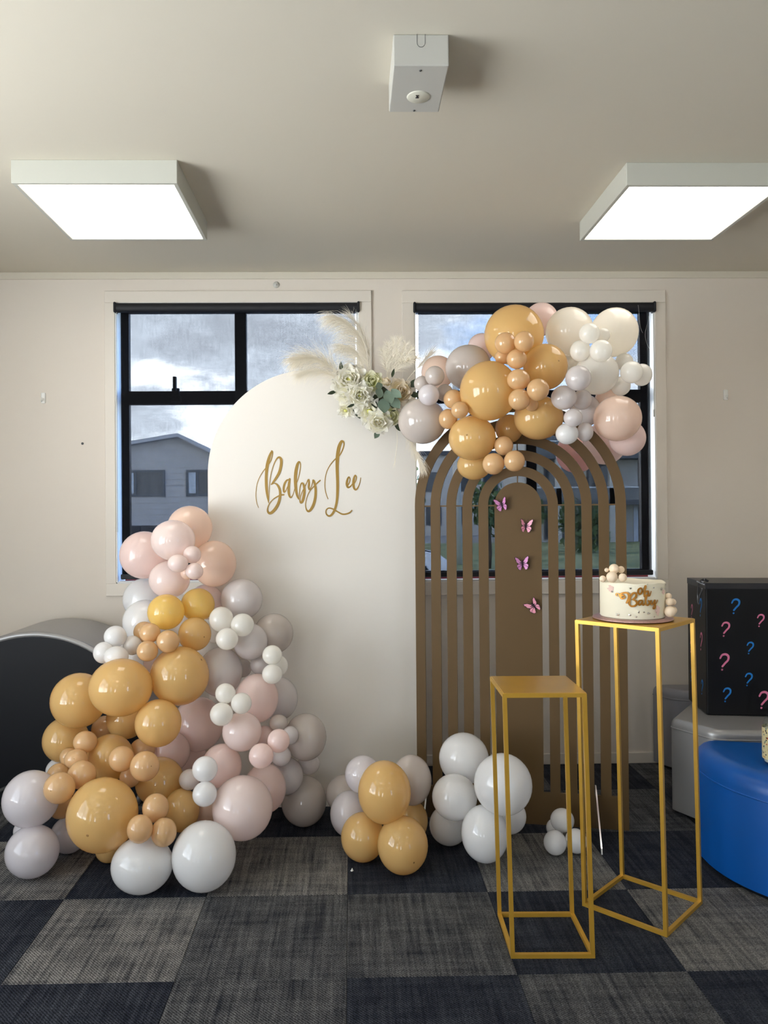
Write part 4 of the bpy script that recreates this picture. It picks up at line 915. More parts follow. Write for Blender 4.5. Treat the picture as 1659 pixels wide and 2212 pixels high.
BALLOONS = [
('T', -0.715, 3.491, 1.293, 0.0993, 0.0993, 'peach', 'peach balloon at the very top of the left tower, in front of the window', None),
('T', -0.753, 3.33, 1.245, 0.0927, 0.0858, 'blush', 'pale blush balloon just below the topmost peach balloon of the left tower', None),
('T', -0.927, 3.53, 1.173, 0.1087, 0.1067, 'pink', 'pink balloon sticking out left over the red window sill', None),
('T', -0.603, 3.467, 1.135, 0.0965, 0.1027, 'peach', 'peach balloon at the upper right of the left tower against the white board', None),
('T', -0.793, 3.433, 1.07, 0.0885, 0.0814, 'blush', 'blush balloon right below the tiny blush cluster at the tower top', None),
('T', -0.661, 3.272, 1.186, 0.0368, 0.0368, 'blush', 'topmost of the tiny blush balloons near the tower top', None),
('T', -0.711, 3.229, 1.153, 0.0421, 0.0373, 'blush', 'leftmost of the tiny blush balloons near the tower top', None),
('T', -0.647, 3.245, 1.119, 0.0365, 0.0346, 'blush', 'lowest of the tiny blush balloons near the tower top', None),
('T', -0.703, 3.37, 1.102, 0.028, 0.028, 'peach', 'tiny peach balloon half hidden between the tiny blush ones near the tower top', None),
('T', -0.961, 3.663, 0.961, 0.0998, 0.0977, 'white', 'bluish white balloon under the casing of the left window, upper of two', None),
('T', -0.918, 3.499, 0.878, 0.0974, 0.0974, 'white', 'bluish white balloon left of the bright yellow one, lower of two', None),
('T', -0.774, 3.284, 0.947, 0.0759, 0.0739, 'yellow', 'glossy bright yellow balloon, left of the pair high on the left tower', None),
('T', -0.658, 3.368, 0.966, 0.0718, 0.0708, 'yellow', 'glossy bright yellow balloon, right of the pair high on the left tower', None),
('T', -0.654, 3.279, 0.854, 0.068, 0.0699, 'mustard', 'mustard balloon with a dark tip below the right bright yellow one', (0.71, -0.7, -0.07)),
('T', -0.889, 3.372, 0.852, 0.044, 0.044, 'tan', 'small tan balloon half hidden behind another at the left edge below the yellow pair', None),
('T', -0.811, 3.167, 0.878, 0.0413, 0.0394, 'tan', 'small matt tan balloon below and left of the bright yellow pair', None),
('T', -0.733, 3.141, 0.847, 0.0452, 0.0447, 'tan', 'small dark tan balloon right under the left bright yellow balloon', None),
('T', -0.81, 3.122, 0.813, 0.0416, 0.0407, 'tan', 'small tan balloon above the gap between the two biggest upper mustard balloons', None),
('T', -0.649, 3.512, 0.962, 0.077, 0.0791, 'blush', 'blush balloon mostly hidden behind the right bright yellow balloon', None),
('T', -0.486, 3.481, 0.976, 0.0928, 0.0907, 'grey', 'pale grey balloon right of the yellow pair, highest grey one on the left tower', None),
('T', -0.545, 3.291, 0.913, 0.0507, 0.0526, 'cream', 'small cream balloon right of the bright yellow pair, upper left of its cluster', None),
('T', -0.453, 3.264, 0.892, 0.048, 0.048, 'cream', 'small cream balloon in front of the highest pale grey balloon of the tower', None),
('T', -0.509, 3.212, 0.843, 0.0457, 0.0447, 'cream', 'small cream balloon at the bottom of the cluster right of the yellow pair', None),
('T', -0.604, 3.474, 0.831, 0.0453, 0.0473, 'cream', 'small cream balloon hidden behind its cluster next to the dark tipped mustard balloon', None),
('T', -0.431, 3.347, 0.809, 0.0734, 0.0773, 'grey', 'pale grey balloon below the small cream cluster on the right of the tower', None),
('T', -0.346, 3.481, 0.822, 0.0877, 0.0887, 'taupe', 'taupe balloon on the upper right edge of the left tower against the board', None),
('T', -0.327, 3.23, 0.772, 0.0402, 0.0402, 'cream', 'top one of three small whitish balloons under the upper taupe balloon', None),
('T', -0.306, 3.287, 0.717, 0.0389, 0.0428, 'cream', 'rightmost of three small whitish balloons under the upper taupe balloon', None),
('T', -0.324, 3.195, 0.701, 0.0411, 0.0397, 'cream', 'lowest of three small whitish balloons under the upper taupe balloon', None),
('T', -0.482, 3.463, 0.674, 0.0404, 0.0404, 'grey', 'small grey balloon wedged beside the large grey one right of the upper mustard balloon', None),
('T', -0.396, 3.386, 0.702, 0.0421, 0.0421, 'grey', "small grey balloon left of the three small whitish ones at the tower's right edge", None),
('T', -0.561, 3.354, 0.681, 0.0934, 0.1053, 'grey', 'large pale grey balloon right beside the big mustard one with a dark speck', None),
('T', -0.699, 3.192, 0.699, 0.1182, 0.1182, 'mustard', 'big glossy mustard balloon with a dark speck, right one of the large upper mustard pair', (0.94, -0.22, 0.69)),
('T', -0.908, 3.095, 0.676, 0.122, 0.1119, 'mustard', 'big glossy mustard balloon, left one of the large upper mustard pair', None),
('T', -1.128, 3.253, 0.59, 0.1118, 0.1118, 'mustard', 'big mustard balloon furthest left in front of the black rounded seat', None),
('T', -0.496, 3.079, 0.651, 0.0392, 0.0392, 'cream', 'top one of three small cream balloons in front of the peach balloon mid tower', None),
('T', -0.43, 3.052, 0.618, 0.0398, 0.0407, 'cream', 'right one of three small cream balloons in front of the peach balloon mid tower', None),
('T', -0.505, 3.039, 0.58, 0.0441, 0.0441, 'cream', 'bottom one of three small cream balloons above the large blush balloon mid tower', None),
('T', -0.395, 3.265, 0.587, 0.089, 0.1006, 'pink', 'pink balloon on the right of the three small cream balloons mid tower', None),
('T', -0.32, 3.428, 0.546, 0.0833, 0.0934, 'grey', 'pale grey balloon behind the pink one at the right edge mid tower', None),
('T', -0.673, 3.44, 0.436, 0.11, 0.1162, 'pink', 'large pink balloon below the large pale grey one in the tower middle', None),
('T', -0.439, 3.129, 0.487, 0.0779, 0.0769, 'blush', 'pale blush balloon directly under the three small cream balloons mid tower', None),
('T', -0.759, 3.081, 0.538, 0.0894, 0.0913, 'mustard', 'dull mustard balloon with a shaded underside below the large upper mustard pair', None),
('T', -0.962, 3.357, 0.484, 0.0835, 0.0835, 'mustard', 'mustard balloon tucked under the left one of the large upper mustard pair', None),
('T', -0.303, 3.233, 0.491, 0.0383, 0.0345, 'taupe', 'small taupe balloon topping the little cluster left of the big right taupe balloon', None),
('T', -0.253, 3.206, 0.448, 0.0342, 0.037, 'grey', 'small pale grey balloon touching the left side of the big right taupe balloon', None),
('T', -0.283, 3.016, 0.481, 0.0429, 0.0447, 'pink', "small pink balloon, upper right of two pink ones at the tower's right side", None),
('T', -0.345, 2.971, 0.438, 0.0466, 0.0466, 'pink', "small pink balloon, lower left of two pink ones at the tower's right side", None),
('T', -0.362, 3.237, 0.437, 0.0422, 0.0422, 'pink', "small shaded pink balloon behind the two small pink ones at the tower's right", None),
('T', -0.197, 3.312, 0.41, 0.0883, 0.0981, 'taupe', 'big taupe balloon furthest right on the left tower', None),
('T', -0.294, 3.233, 0.356, 0.0421, 0.0421, 'grey', 'small grey balloon right below the upper right small pink one', None),
('T', -0.287, 3.32, 0.244, 0.0787, 0.0787, 'grey', 'grey balloon between the small pink pair and the taupe balloon on the floor', None),
('T', -0.189, 3.387, 0.272, 0.0482, 0.0441, 'grey', 'grey balloon peeking out under the big taupe balloon furthest right', None),
('T', -0.212, 3.401, 0.108, 0.0979, 0.1068, 'taupe', 'taupe balloon standing on the carpet at the right foot of the left tower', None),
('T', -0.356, 3.18, 0.242, 0.0867, 0.098, 'pink', 'pink balloon behind the biggest blush balloon low on the tower', None),
('T', -0.522, 3.139, 0.349, 0.079, 0.0855, 'pink', 'pink balloon behind the small white trio low on the tower', None),
('T', -0.556, 2.964, 0.393, 0.0474, 0.0474, 'white', 'small white balloon at the top of the trio low on the tower', None),
('T', -0.638, 3.075, 0.317, 0.0401, 0.0401, 'grey', 'small pale grey balloon at the left of the small white trio low on the tower', None),
('T', -0.551, 2.929, 0.312, 0.0451, 0.0451, 'white', 'small white balloon at the bottom of the trio, beside the biggest blush balloon', None),
('T', -0.42, 2.993, 0.235, 0.1144, 0.1188, 'blush', 'biggest blush balloon, shiny, low on the right of the left tower', None),
('T', -0.587, 3.156, 0.163, 0.0598, 0.0561, 'peach', 'shaded peach balloon hidden left of the biggest blush balloon', None),
('T', -0.538, 2.839, 0.121, 0.1144, 0.1211, 'white', 'largest white balloon on the carpet under the biggest blush balloon', None),
('T', -0.758, 2.83, 0.097, 0.109, 0.0972, 'white', 'large white balloon on the carpet beneath the small mustard trio', None),
('T', -0.915, 2.883, 0.258, 0.1264, 0.1315, 'mustard', 'biggest mustard balloon of all, low on the left of the tower', (-0.1, -0.98, -0.18)),
('T', -0.719, 2.873, 0.284, 0.0477, 0.0511, 'tan', 'top one of the small tan trio above the large white floor balloon', None),
('T', -0.751, 2.778, 0.246, 0.0444, 0.0486, 'tan', 'left one of the small tan trio above the large white floor balloon', None),
('T', -0.676, 2.816, 0.218, 0.045, 0.05, 'tan', 'right one of the small tan trio above the large white floor balloon', None),
('T', -0.665, 3.057, 0.205, 0.0688, 0.0815, 'mustard', 'shaded mustard balloon to the right of the low small tan trio', None),
('T', -0.773, 3.154, 0.285, 0.0953, 0.0953, 'mustard', 'shaded mustard balloon behind the four small tan ones at the tower centre', None),
('T', -0.875, 2.988, 0.429, 0.0478, 0.0478, 'tan', 'small tan balloon with a grey shaded tip, left one of the central four', (-0.39, -0.89, 0.24)),
('T', -0.78, 2.959, 0.409, 0.0543, 0.0552, 'tan', 'largest of the central four small tan balloons, with a dark tip', (0.63, -0.74, 0.23)),
('T', -0.866, 3.066, 0.333, 0.04, 0.0391, 'tan', 'lowest of the central four small tan balloons, above the biggest mustard balloon', None),
('T', -0.86, 3.226, 0.392, 0.0516, 0.0459, 'tan', 'uppermost of the central four small tan balloons, under the dull mustard one', None),
('T', -0.969, 3.153, 0.384, 0.0908, 0.0915, 'mustard', 'mustard balloon behind the central small tan balloons, left of tower centre', None),
('T', -1.074, 3.421, 0.425, 0.0567, 0.0567, 'tan', 'tan balloon hidden deep under the left one of the large upper mustard pair', None),
('T', -1.203, 3.314, 0.411, 0.0942, 0.0942, 'mustard', 'mustard balloon under the furthest left big mustard balloon, against black seat', None),
('T', -1.047, 3.092, 0.465, 0.0458, 0.0421, 'tan', 'small tan balloon highest in the left string of small tan balloons', None),
('T', -1.143, 3.181, 0.38, 0.0358, 0.0358, 'tan', 'small tan balloon half hidden behind the second one of the left string', None),
('T', -1.062, 3.034, 0.416, 0.0449, 0.0377, 'tan', 'small tan balloon second in the left string, with a faint dark tip', (0.11, -0.93, 0.36)),
('T', -1.018, 2.968, 0.377, 0.0527, 0.0527, 'tan', 'small tan balloon touching the top left of the biggest mustard balloon', None),
('T', -1.07, 2.881, 0.359, 0.0555, 0.0555, 'tan', 'small tan balloon with a dark tip overlapping the big pale lilac balloon', (-0.2, -0.97, 0.16)),
('T', -1.174, 3.155, 0.315, 0.0467, 0.0467, 'tan', 'small tan balloon behind the dark tipped one beside the pale lilac balloon', None),
('T', -1.155, 3.125, 0.206, 0.05, 0.0518, 'tan', 'tan balloon at the bottom of the left string, above the lilac floor balloons', None),
('T', -1.245, 3.346, 0.273, 0.0535, 0.0515, 'white', 'bluish white balloon peeking out behind the left string of tan balloons', None),
('T', -1.225, 3.009, 0.275, 0.1034, 0.1052, 'lilac', 'big pale lilac balloon furthest left, not touching the carpet', None),
('T', -1.203, 2.964, 0.095, 0.0966, 0.0948, 'lilac', 'pale lilac balloon on the carpet at the far left corner', None),
('T', -1.141, 3.171, 0.071, 0.0714, 0.0714, 'lilac', 'pale lilac balloon squeezed behind the biggest mustard balloon near the floor', None),
('T', -1.277, 3.079, 0.127, 0.0438, 0.0438, 'lilac', 'lilac balloon sliver between the two large pale lilac balloons on the far left', None),
('T', -0.953, 3.077, 0.051, 0.051, 0.051, 'mustard', 'mustard balloon peeking out under the biggest mustard balloon near the carpet', None),
('T', -0.987, 3.291, 0.846, 0.0468, 0.0448, 'white', 'top one of the small pure white cluster in front of the silver rim', None),
('T', -1.021, 3.245, 0.787, 0.0423, 0.0442, 'white', 'leftmost of the small pure white cluster in front of the black seat', None),
('T', -0.956, 3.198, 0.779, 0.0493, 0.0417, 'white', 'front one of the small pure white cluster above the big mustard balloon', None),
('T', -1.007, 3.436, 0.775, 0.0366, 0.0366, 'white', 'middle one of the small pure white cluster, mostly hidden', None),
('T', -0.925, 3.323, 0.803, 0.0394, 0.0413, 'white', 'rightmost of the small pure white cluster, beside the small tan balloons', None),
('T', -0.953, 3.423, 0.71, 0.0466, 0.0446, 'white', 'lowest of the small pure white cluster, behind the left big mustard balloon', None),
('T', -0.914, 3.509, 0.676, 0.0541, 0.0541, 'blush', 'pale blush balloon in the gap between the two large upper mustard balloons', None),
('T', -0.769, 3.307, 0.357, 0.0862, 0.0862, 'pink', 'pink balloon seen between the dull mustard one and the central tan four', None),
('T', -0.727, 3.499, 0.269, 0.0788, 0.0788, 'pink', 'pink balloon hidden behind the low small white trio', None),
('T', -0.759, 3.523, 0.869, 0.0668, 0.0668, 'cream', 'cream balloon deep between the yellow pair and the dark tan small balloon', None),
('T', -0.653, 3.527, 0.749, 0.0627, 0.0627, 'cream', 'cream balloon deep behind the dark tipped mustard balloon high on the tower', None),
('F', 0.042, 3.144, 0.304, 0.0726, 0.0745, 'lilac', 'pale lilac balloon at the top left of the middle floor cluster', None),
('F', -0.037, 3.347, 0.155, 0.0773, 0.0793, 'taupe', 'taupe balloon at the left end of the middle floor cluster', None),
('F', -0.013, 3.195, 0.128, 0.0795, 0.0909, 'lilac', 'pale lilac balloon at the lower left of the middle floor cluster', None),
('F', 0.24, 3.18, 0.267, 0.081, 0.0999, 'taupe', 'taupe balloon at the top right of the middle floor cluster', None),
('F', 0.121, 2.98, 0.291, 0.1006, 0.1165, 'mustard', 'upper mustard balloon, egg shaped, on top of the middle floor cluster', None),
('F', 0.038, 3.042, 0.096, 0.0847, 0.0919, 'mustard', 'mustard balloon on the carpet at the left of the middle floor cluster', None),
('F', 0.186, 2.936, 0.108, 0.0948, 0.1044, 'mustard', 'front mustard balloon on the carpet, lowest of the middle floor cluster', (0.37, -0.89, -0.27)),
('F', 0.242, 3.18, 0.103, 0.0622, 0.0791, 'mustard', 'shaded mustard balloon at the right back of the middle floor cluster', None),
('W', 0.457, 3.201, 0.345, 0.1015, 0.1024, 'white', 'top white balloon of the white floor cluster', None),
('W', 0.568, 2.948, 0.325, 0.109, 0.1135, 'white', 'largest white balloon of the white floor cluster, behind the small plinth legs', None),
('W', 0.4, 3.067, 0.236, 0.0883, 0.0883, 'white', 'left middle white balloon of the white floor cluster', None),
('W', 0.5, 2.965, 0.133, 0.0887, 0.1054, 'white', 'front white balloon of the white floor cluster, standing on the carpet', None),
('W', 0.391, 3.187, 0.079, 0.0793, 0.0793, 'white', 'shaded white balloon at the lower left of the white floor cluster', None),
('W', 0.615, 3.084, 0.153, 0.0694, 0.0694, 'white', 'white balloon at the right back of the white floor cluster', None),
('S', 0.849, 3.16, 0.102, 0.0477, 0.0468, 'white', 'top balloon of the tiny white floor cluster beside the acrylic foot', None),
('S', 0.796, 3.073, 0.049, 0.0442, 0.0473, 'white', 'front left balloon of the tiny white floor cluster', None),
('S', 0.883, 3.087, 0.048, 0.0421, 0.0475, 'white', 'front right balloon of the tiny white floor cluster behind the gold legs', None),
('S', 0.835, 3.22, 0.046, 0.0362, 0.0382, 'white', 'back balloon of the tiny white floor cluster, mostly hidden', None),
('A', 0.313, 3.371, 1.749, 0.1039, 0.0989, 'taupe', 'large taupe balloon at the left end of the arch garland, below the flowers', None),
('A', 0.357, 3.26, 1.925, 0.0406, 0.0415, 'taupe', 'top one of the small taupe balloons at the left end of the arch garland', None),
('A', 0.33, 3.247, 1.844, 0.0442, 0.0442, 'lilac', 'front one of the small taupe balloons on the large left taupe balloon', None),
('A', 0.305, 3.308, 1.901, 0.0314, 0.0333, 'taupe', 'small taupe balloon nearest the white flowers', None),
('A', 0.405, 3.313, 1.862, 0.0353, 0.0373, 'taupe', 'small taupe balloon wedged right of the small taupe pair on the arch garland', None),
('A', 0.401, 3.53, 1.989, 0.0753, 0.0753, 'peach', 'peach balloon behind the small taupe ones by the pampas grass', None),
('A', 0.596, 3.506, 2.095, 0.0623, 0.0644, 'pink', 'pink balloon sliver between the taupe and the top mustard balloon of the arch', None),
('A', 0.521, 3.406, 1.987, 0.1009, 0.0989, 'taupe', 'large taupe balloon left of the two big mustard balloons on the arch', None),
('A', 0.703, 3.315, 2.108, 0.1257, 0.1267, 'mustard', 'big mustard balloon at the top of the arch garland with a bright window reflection', None),
('A', 0.568, 3.172, 1.848, 0.1184, 0.1212, 'mustard', 'big mustard balloon in the centre left of the arch garland', None),
('A', 0.628, 3.123, 2.032, 0.0431, 0.0431, 'tan', 'small tan balloon left of the pair on the top mustard balloon of the arch', None),
('A', 0.689, 3.062, 2.025, 0.039, 0.0399, 'tan', 'small tan balloon right of the pair on the top mustard balloon of the arch', None),
('A', 0.669, 3.105, 1.964, 0.0405, 0.0396, 'tan', 'small tan balloon just under the pair on the top mustard arch balloon', None),
('A', 0.626, 3.183, 1.988, 0.0302, 0.0302, 'tan', 'small tan balloon half hidden at the lower left of the topmost arch tan cluster', None),
('A', 0.81, 3.213, 1.952, 0.0914, 0.0952, 'mustard', 'mustard balloon with a dark dot at the centre right of the arch garland', (0.37, -0.92, 0.1)),
('A', 0.665, 3.059, 1.874, 0.0453, 0.0417, 'tan', 'small oval tan balloon, upper left of the middle tan cluster on the arch', None),
('A', 0.729, 3.007, 1.826, 0.0428, 0.0428, 'tan', 'small tan balloon, right one of the middle tan cluster on the arch', None),
('A', 0.664, 3.043, 1.793, 0.0424, 0.0424, 'tan', 'small tan balloon, lower left of the middle tan cluster on the arch', None),
('A', 0.731, 3.125, 1.785, 0.0278, 0.0278, 'tan', 'tiny tan balloon half hidden under the middle tan cluster on the arch', None),
('A', 0.783, 3.224, 1.744, 0.1012, 0.0917, 'mustard', 'wide mustard balloon at the lower right of the arch garland above the panel', None),
('A', 0.432, 3.249, 1.826, 0.0404, 0.0404, 'tan', 'small tan balloon, top of the left tan cluster on the arch', None),
('A', 0.444, 3.14, 1.766, 0.0353, 0.0344, 'tan', 'small tan balloon, right one of the left tan cluster on the arch', None),
('A', 0.414, 3.279, 1.747, 0.0398, 0.0427, 'tan', 'small tan balloon, lowest of the left tan cluster on the arch', None),
('A', 0.509, 3.243, 1.663, 0.098, 0.0932, 'mustard', 'mustard balloon with a faint dot hanging lowest in front of the arch panel', (-0.36, -0.93, 0.04)),
('A', 0.682, 3.33, 1.71, 0.0592, 0.0612, 'mustard', 'shaded brownish balloon in the gap under the centre left mustard arch balloon', None),
('A', 0.534, 3.355, 1.556, 0.0735, 0.0636, 'mustard', 'mustard balloon at the very bottom of the arch garland', None),
('A', 0.632, 3.198, 1.626, 0.0388, 0.0398, 'tan', 'small tan balloon, top of the lowest tan trio on the arch', None),
('A', 0.575, 3.122, 1.547, 0.0435, 0.0435, 'tan', 'small tan balloon, left of the lowest tan trio on the arch', None),
('A', 0.653, 3.092, 1.556, 0.0412, 0.0421, 'tan', 'small tan balloon, right of the lowest tan trio on the arch', None),
('A', 0.862, 3.482, 2.216, 0.0743, 0.0743, 'pink', 'pink balloon behind the top mustard one under the blind roller', None),
('A', 0.955, 3.364, 2.134, 0.1016, 0.1036, 'ivory', 'big ivory balloon right of the top mustard balloon on the arch', None),
('A', 1.113, 3.254, 2.104, 0.0973, 0.1022, 'ivory', 'big ivory balloon at the top right end of the arch garland', None),
('A', 0.954, 3.08, 2.06, 0.0401, 0.0401, 'cream', 'small cream balloon, top of the cream cluster between the big ivory balloons', None),
('A', 1.036, 3.162, 2.072, 0.0281, 0.0281, 'cream', 'tiny cream balloon half hidden in the cluster between the big ivory balloons', None),
('A', 0.93, 3.124, 2.0, 0.0407, 0.0426, 'cream', 'small cream balloon, lower left of the cluster between the big ivory balloons', None),
('A', 0.996, 3.069, 1.988, 0.0436, 0.0436, 'cream', 'small cream balloon, lower right of the cluster between the big ivory balloons', None),
('A', 1.011, 3.172, 1.917, 0.0883, 0.0865, 'cream', 'cream balloon beneath the small cream cluster on the right of the arch', None),
('A', 1.129, 3.102, 1.909, 0.0441, 0.0441, 'cream', 'small cream balloon, left of the pair at the far right of the arch', None),
('A', 1.193, 3.163, 1.909, 0.0412, 0.045, 'cream', 'small cream balloon furthest right over the window edge', None),
('A', 1.147, 3.235, 1.976, 0.0364, 0.0364, 'cream', 'small cream balloon half hidden above the pair at the far right of the arch', None),
('A', 1.12, 3.203, 1.87, 0.0398, 0.0398, 'cream', 'small cream balloon below the pair at the far right, above the pink balloon', None),
('A', 0.89, 3.02, 1.872, 0.0492, 0.0492, 'grey', 'small grey balloon, top of the grey string on the right of the arch', None),
('A', 0.848, 3.074, 1.804, 0.0501, 0.0483, 'grey', 'small grey balloon, left one of the grey string beside the mustard balloon', None),
('A', 0.941, 3.143, 1.806, 0.0391, 0.041, 'grey', 'small grey balloon behind the second one of the grey string', None),
('A', 0.869, 3.023, 1.718, 0.0358, 0.0358, 'grey', 'small grey balloon in the lower middle of the grey string', None),
('A', 0.859, 3.073, 1.661, 0.0446, 0.0419, 'white', 'small whitish balloon at the bottom of the grey string over the arch panel', None),
('A', 0.936, 3.09, 1.67, 0.032, 0.0384, 'grey', 'small grey balloon at the lower right of the grey string', None),
('A', 0.981, 3.235, 1.773, 0.0632, 0.0671, 'grey', 'pale grey balloon behind the grey string next to the pink one', None),
('A', 1.07, 3.1, 1.724, 0.0937, 0.0909, 'peach', 'large peach balloon at the lower right end of the arch garland', None),
('A', 1.149, 3.213, 1.656, 0.0742, 0.0742, 'pink', 'pink balloon below the large peach one beside the arch panel', None),
('A', 1.044, 3.583, 1.624, 0.0934, 0.0934, 'rose', 'rosy balloon seen through the slots behind the right of the arch panel', None),
('A', 1.122, 3.421, 1.652, 0.0932, 0.0932, 'pink', 'pink balloon seen behind the outermost ring of the arch panel', None),
('A', 1.08, 3.252, 1.824, 0.0501, 0.0501, 'peach', 'peach balloon sliver between the cream and the large peach balloon', None),
('A', 0.981, 3.437, 2.007, 0.0448, 0.0448, 'ivory', 'ivory balloon sliver between the right mustard and the small grey balloon', None),
]
for grp, x, y, z, rx, rz, colr, label, tip in BALLOONS:
    o = bpy.data.objects.new('balloon', bmesh_for(colr)); COL.objects.link(o)
    o.location = (x, y, z); o.scale = (rx, (rx + rz) / 2, rz)
    tag(o, label, 'balloon', GROUPS[grp])
    if tip:
        d = Vector(tip); d.normalize()
        tp = bpy.data.objects.new('tip', TIPM); COL.objects.link(tp); tp.parent = o; tp.location = d * 1.003; tp.scale = (.8, .8, .6)
        tp.rotation_euler = d.to_track_quat('Z', 'Y').to_euler(); tp['label'] = 'darker thick tip'
    if grp == 'S' and label.startswith(('top', 'front')):
        d = Vector((.868 - x, 0, .07 - z)); d = Vector((d.x / rx, -.15, d.z / rz)).normalized()
        kn = bpy.data.objects.new('knot', KNOT.copy()); kn.data.materials.append(MATS['latex_white']); COL.objects.link(kn); kn.parent = o; kn.location = d * .96
        kn.rotation_euler = d.to_track_quat('Z', 'Y').to_euler()

# ------------------------------------------------------------------ silk flowers and pampas on the board
FY = 3.53
arr = thing('flower_arrangement', 'spray of white silk roses, peonies and pampas plumes on the white board top', 'flowers', (.10, FY - .03, 1.86))
rnd = random.Random(11)
def petal_mesh(mt, wid, cup, ruf, seed):
    """unit petal: grows along +Z from the origin, bowed outward along +X"""
    r = random.Random(seed); b = bmesh.new(); NU, NV = 8, 6; G = []
    ph = r.uniform(0, 6)
    for j in range(NV + 1):
        v = j / NV; w = wid * (1 - abs(1 - 2 * (.07 + .88 * v)) ** 2.6) ** .5
        row = []
        for i in range(NU + 1):
            u = i / NU * 2 - 1
            bend = .12 * math.sin(v * PI) - .35 * max(0, v - .65) ** 1.3 * -1
            x = bend - cup * (u * u) * w + ruf * math.sin(4.2 * u + ph) * v * v
            z = v * (1 - .30 * u * u * v) + ruf * .6 * math.sin(4 * u + ph * 2) * v * v
            row.append(b.verts.new((x, u * w, z)))
        G.append(row)
    for j in range(NV):
        for i in range(NU): b.faces.new((G[j][i], G[j][i + 1], G[j + 1][i + 1], G[j + 1][i]))
    me = bpy.data.meshes.new('petal'); b.to_mesh(me); b.free(); me.materials.append(mt)
    for p in me.polygons: p.use_smooth = True
    return me
PM = {('w', k): petal_mesh(PETW, .58, .30, .045, k) for k in range(4)}
PM.update({('c', k): petal_mesh(PETC, .58, .34, .02, 10 + k) for k in range(4)})
PM.update({('g', k): petal_mesh(PETG, .58, .34, .03, 20 + k) for k in range(4)})
PM.update({('r', k): petal_mesh(PETW, .44, .25, .08, 30 + k) for k in range(4)})
def flower(name, x, z, r, kind, layers, face=(0, -1, .1), dy=0.0, core=CORE, corer=.2):
    b = bmesh.new(); bmesh.ops.create_icosphere(b, subdivisions=2, radius=corer)
    for v in b.verts: v.co *= 1 + .12 * math.sin(v.co.x * 30) * math.sin(v.co.y * 27)
    c = finish(name, b, core, arr, smooth=True)
    c.location = (x - .10, dy - .0, z - 1.86); c.scale = (r, r, r)
    c.rotation_euler = Vector(face).to_track_quat('Z', 'Y').to_euler()
    k = 0
    for (n, th, ln, r0, zo) in layers:
        for q in range(n):
            p = bpy.data.objects.new('petal', PM[(kind, k % 4)]); COL.objects.link(p); p.parent = c; k += 1
            a = 2 * PI * q / n + k * .37 + rnd.uniform(-.2, .2); t_ = math.radians(th + rnd.uniform(-8, 8))
            M = Matrix.Rotation(a, 4, 'Z') @ Matrix.Translation((r0, 0, zo)) @ Matrix.Rotation(t_, 4, 'Y') @ Matrix.Diagonal((ln, ln * rnd.uniform(.85, 1.1), ln * rnd.uniform(.9, 1.1), 1))
            p.matrix_local = M
    return c
ROSE = [(3, -6, .62, .05, -.1), (4, 6, .74, .10, -.15), (5, 24, .86, .14, -.22), (6, 48, .95, .16, -.28), (6, 72, 1.0, .16, -.32)]
PEONY = [(6, -4, .55, .10, -.05), (8, 14, .70, .16, -.1), (10, 34, .86, .18, -.15), (11, 56, .96, .18, -.22), (11, 80, 1.0, .16, -.28)]
BUD = [(3, -10, .9, .10, -.3), (3, -2, .98, .16, -.35), (4, 10, .98, .18, -.4)]
OPEN = [(5, 20, .62, .22, -.1), (7, 48, .86, .22, -.18), (8, 74, 1.0, .2, -.26)]
flower('peony', .000, 1.945, .078, 'w', PEONY, (-.25, -1, .25), -.012)
flower('carnation', .045, 1.873, .062, 'r', PEONY, (0, -1, -.1), -.045)
flower('peony', -.018, 1.895, .060, 'w', OPEN, (-.5, -1, -.1), .0)
flower('rose', .100, 1.938, .050, 'g', ROSE, (.05, -1, .15), -.035)
flower('rosebud', .163, 1.934, .036, 'c', BUD, (.1, -1, .5), -.04, PETC, .3)
flower('rose', .228, 1.893, .060, 'c', ROSE, (.2, -1, .1), -.02, PETC, .2)
flower('rosebud', .206, 1.830, .038, 'c', BUD, (.3, -1, -.3), -.01, PETC, .3)
flower('carnation', -.018, 1.812, .038, 'r', OPEN, (-.3, -1, -.6), -.01)
flower('peony', .088, 1.808, .058, 'r', OPEN, (-.1, -1, -.2), -.02)
flower('rose', .128, 1.755, .056, 'w', ROSE, (0, -1, -.1), -.045, PETC, .2)
flower('ranunculus', .180, 1.785, .046, 'g', OPEN + [(9, 5, .5, .2, -.05), (7, 0, .45, .1, 0)], (.15, -1, -.05), -.03)
def leaf(x, z, ln, ang, m_, dy, tw=0.3, wid=.36):
    b = bmesh.new(); N_ = 8; A = []
    for k in range(N_ + 1):
        v = k / N_; w = wid * math.sin(PI * min(1, v * .93 + .05)) * (1 - .2 * v); bend = -.22 * v * v
        A.append([b.verts.new((-w * .5, bend - .06 * 1, v)), b.verts.new((0, bend, v)), b.verts.new((w * .5, bend - .06, v))])
    for p, q in zip(A, A[1:]):
        for i in range(2): b.faces.new((p[i], p[i + 1], q[i + 1], q[i]))
    o = finish('leaf', b, m_, arr, smooth=True); o.location = (x - .10, dy, z - 1.86); o.scale = (ln, ln, ln); o.rotation_euler = (tw, math.radians(ang), tw)
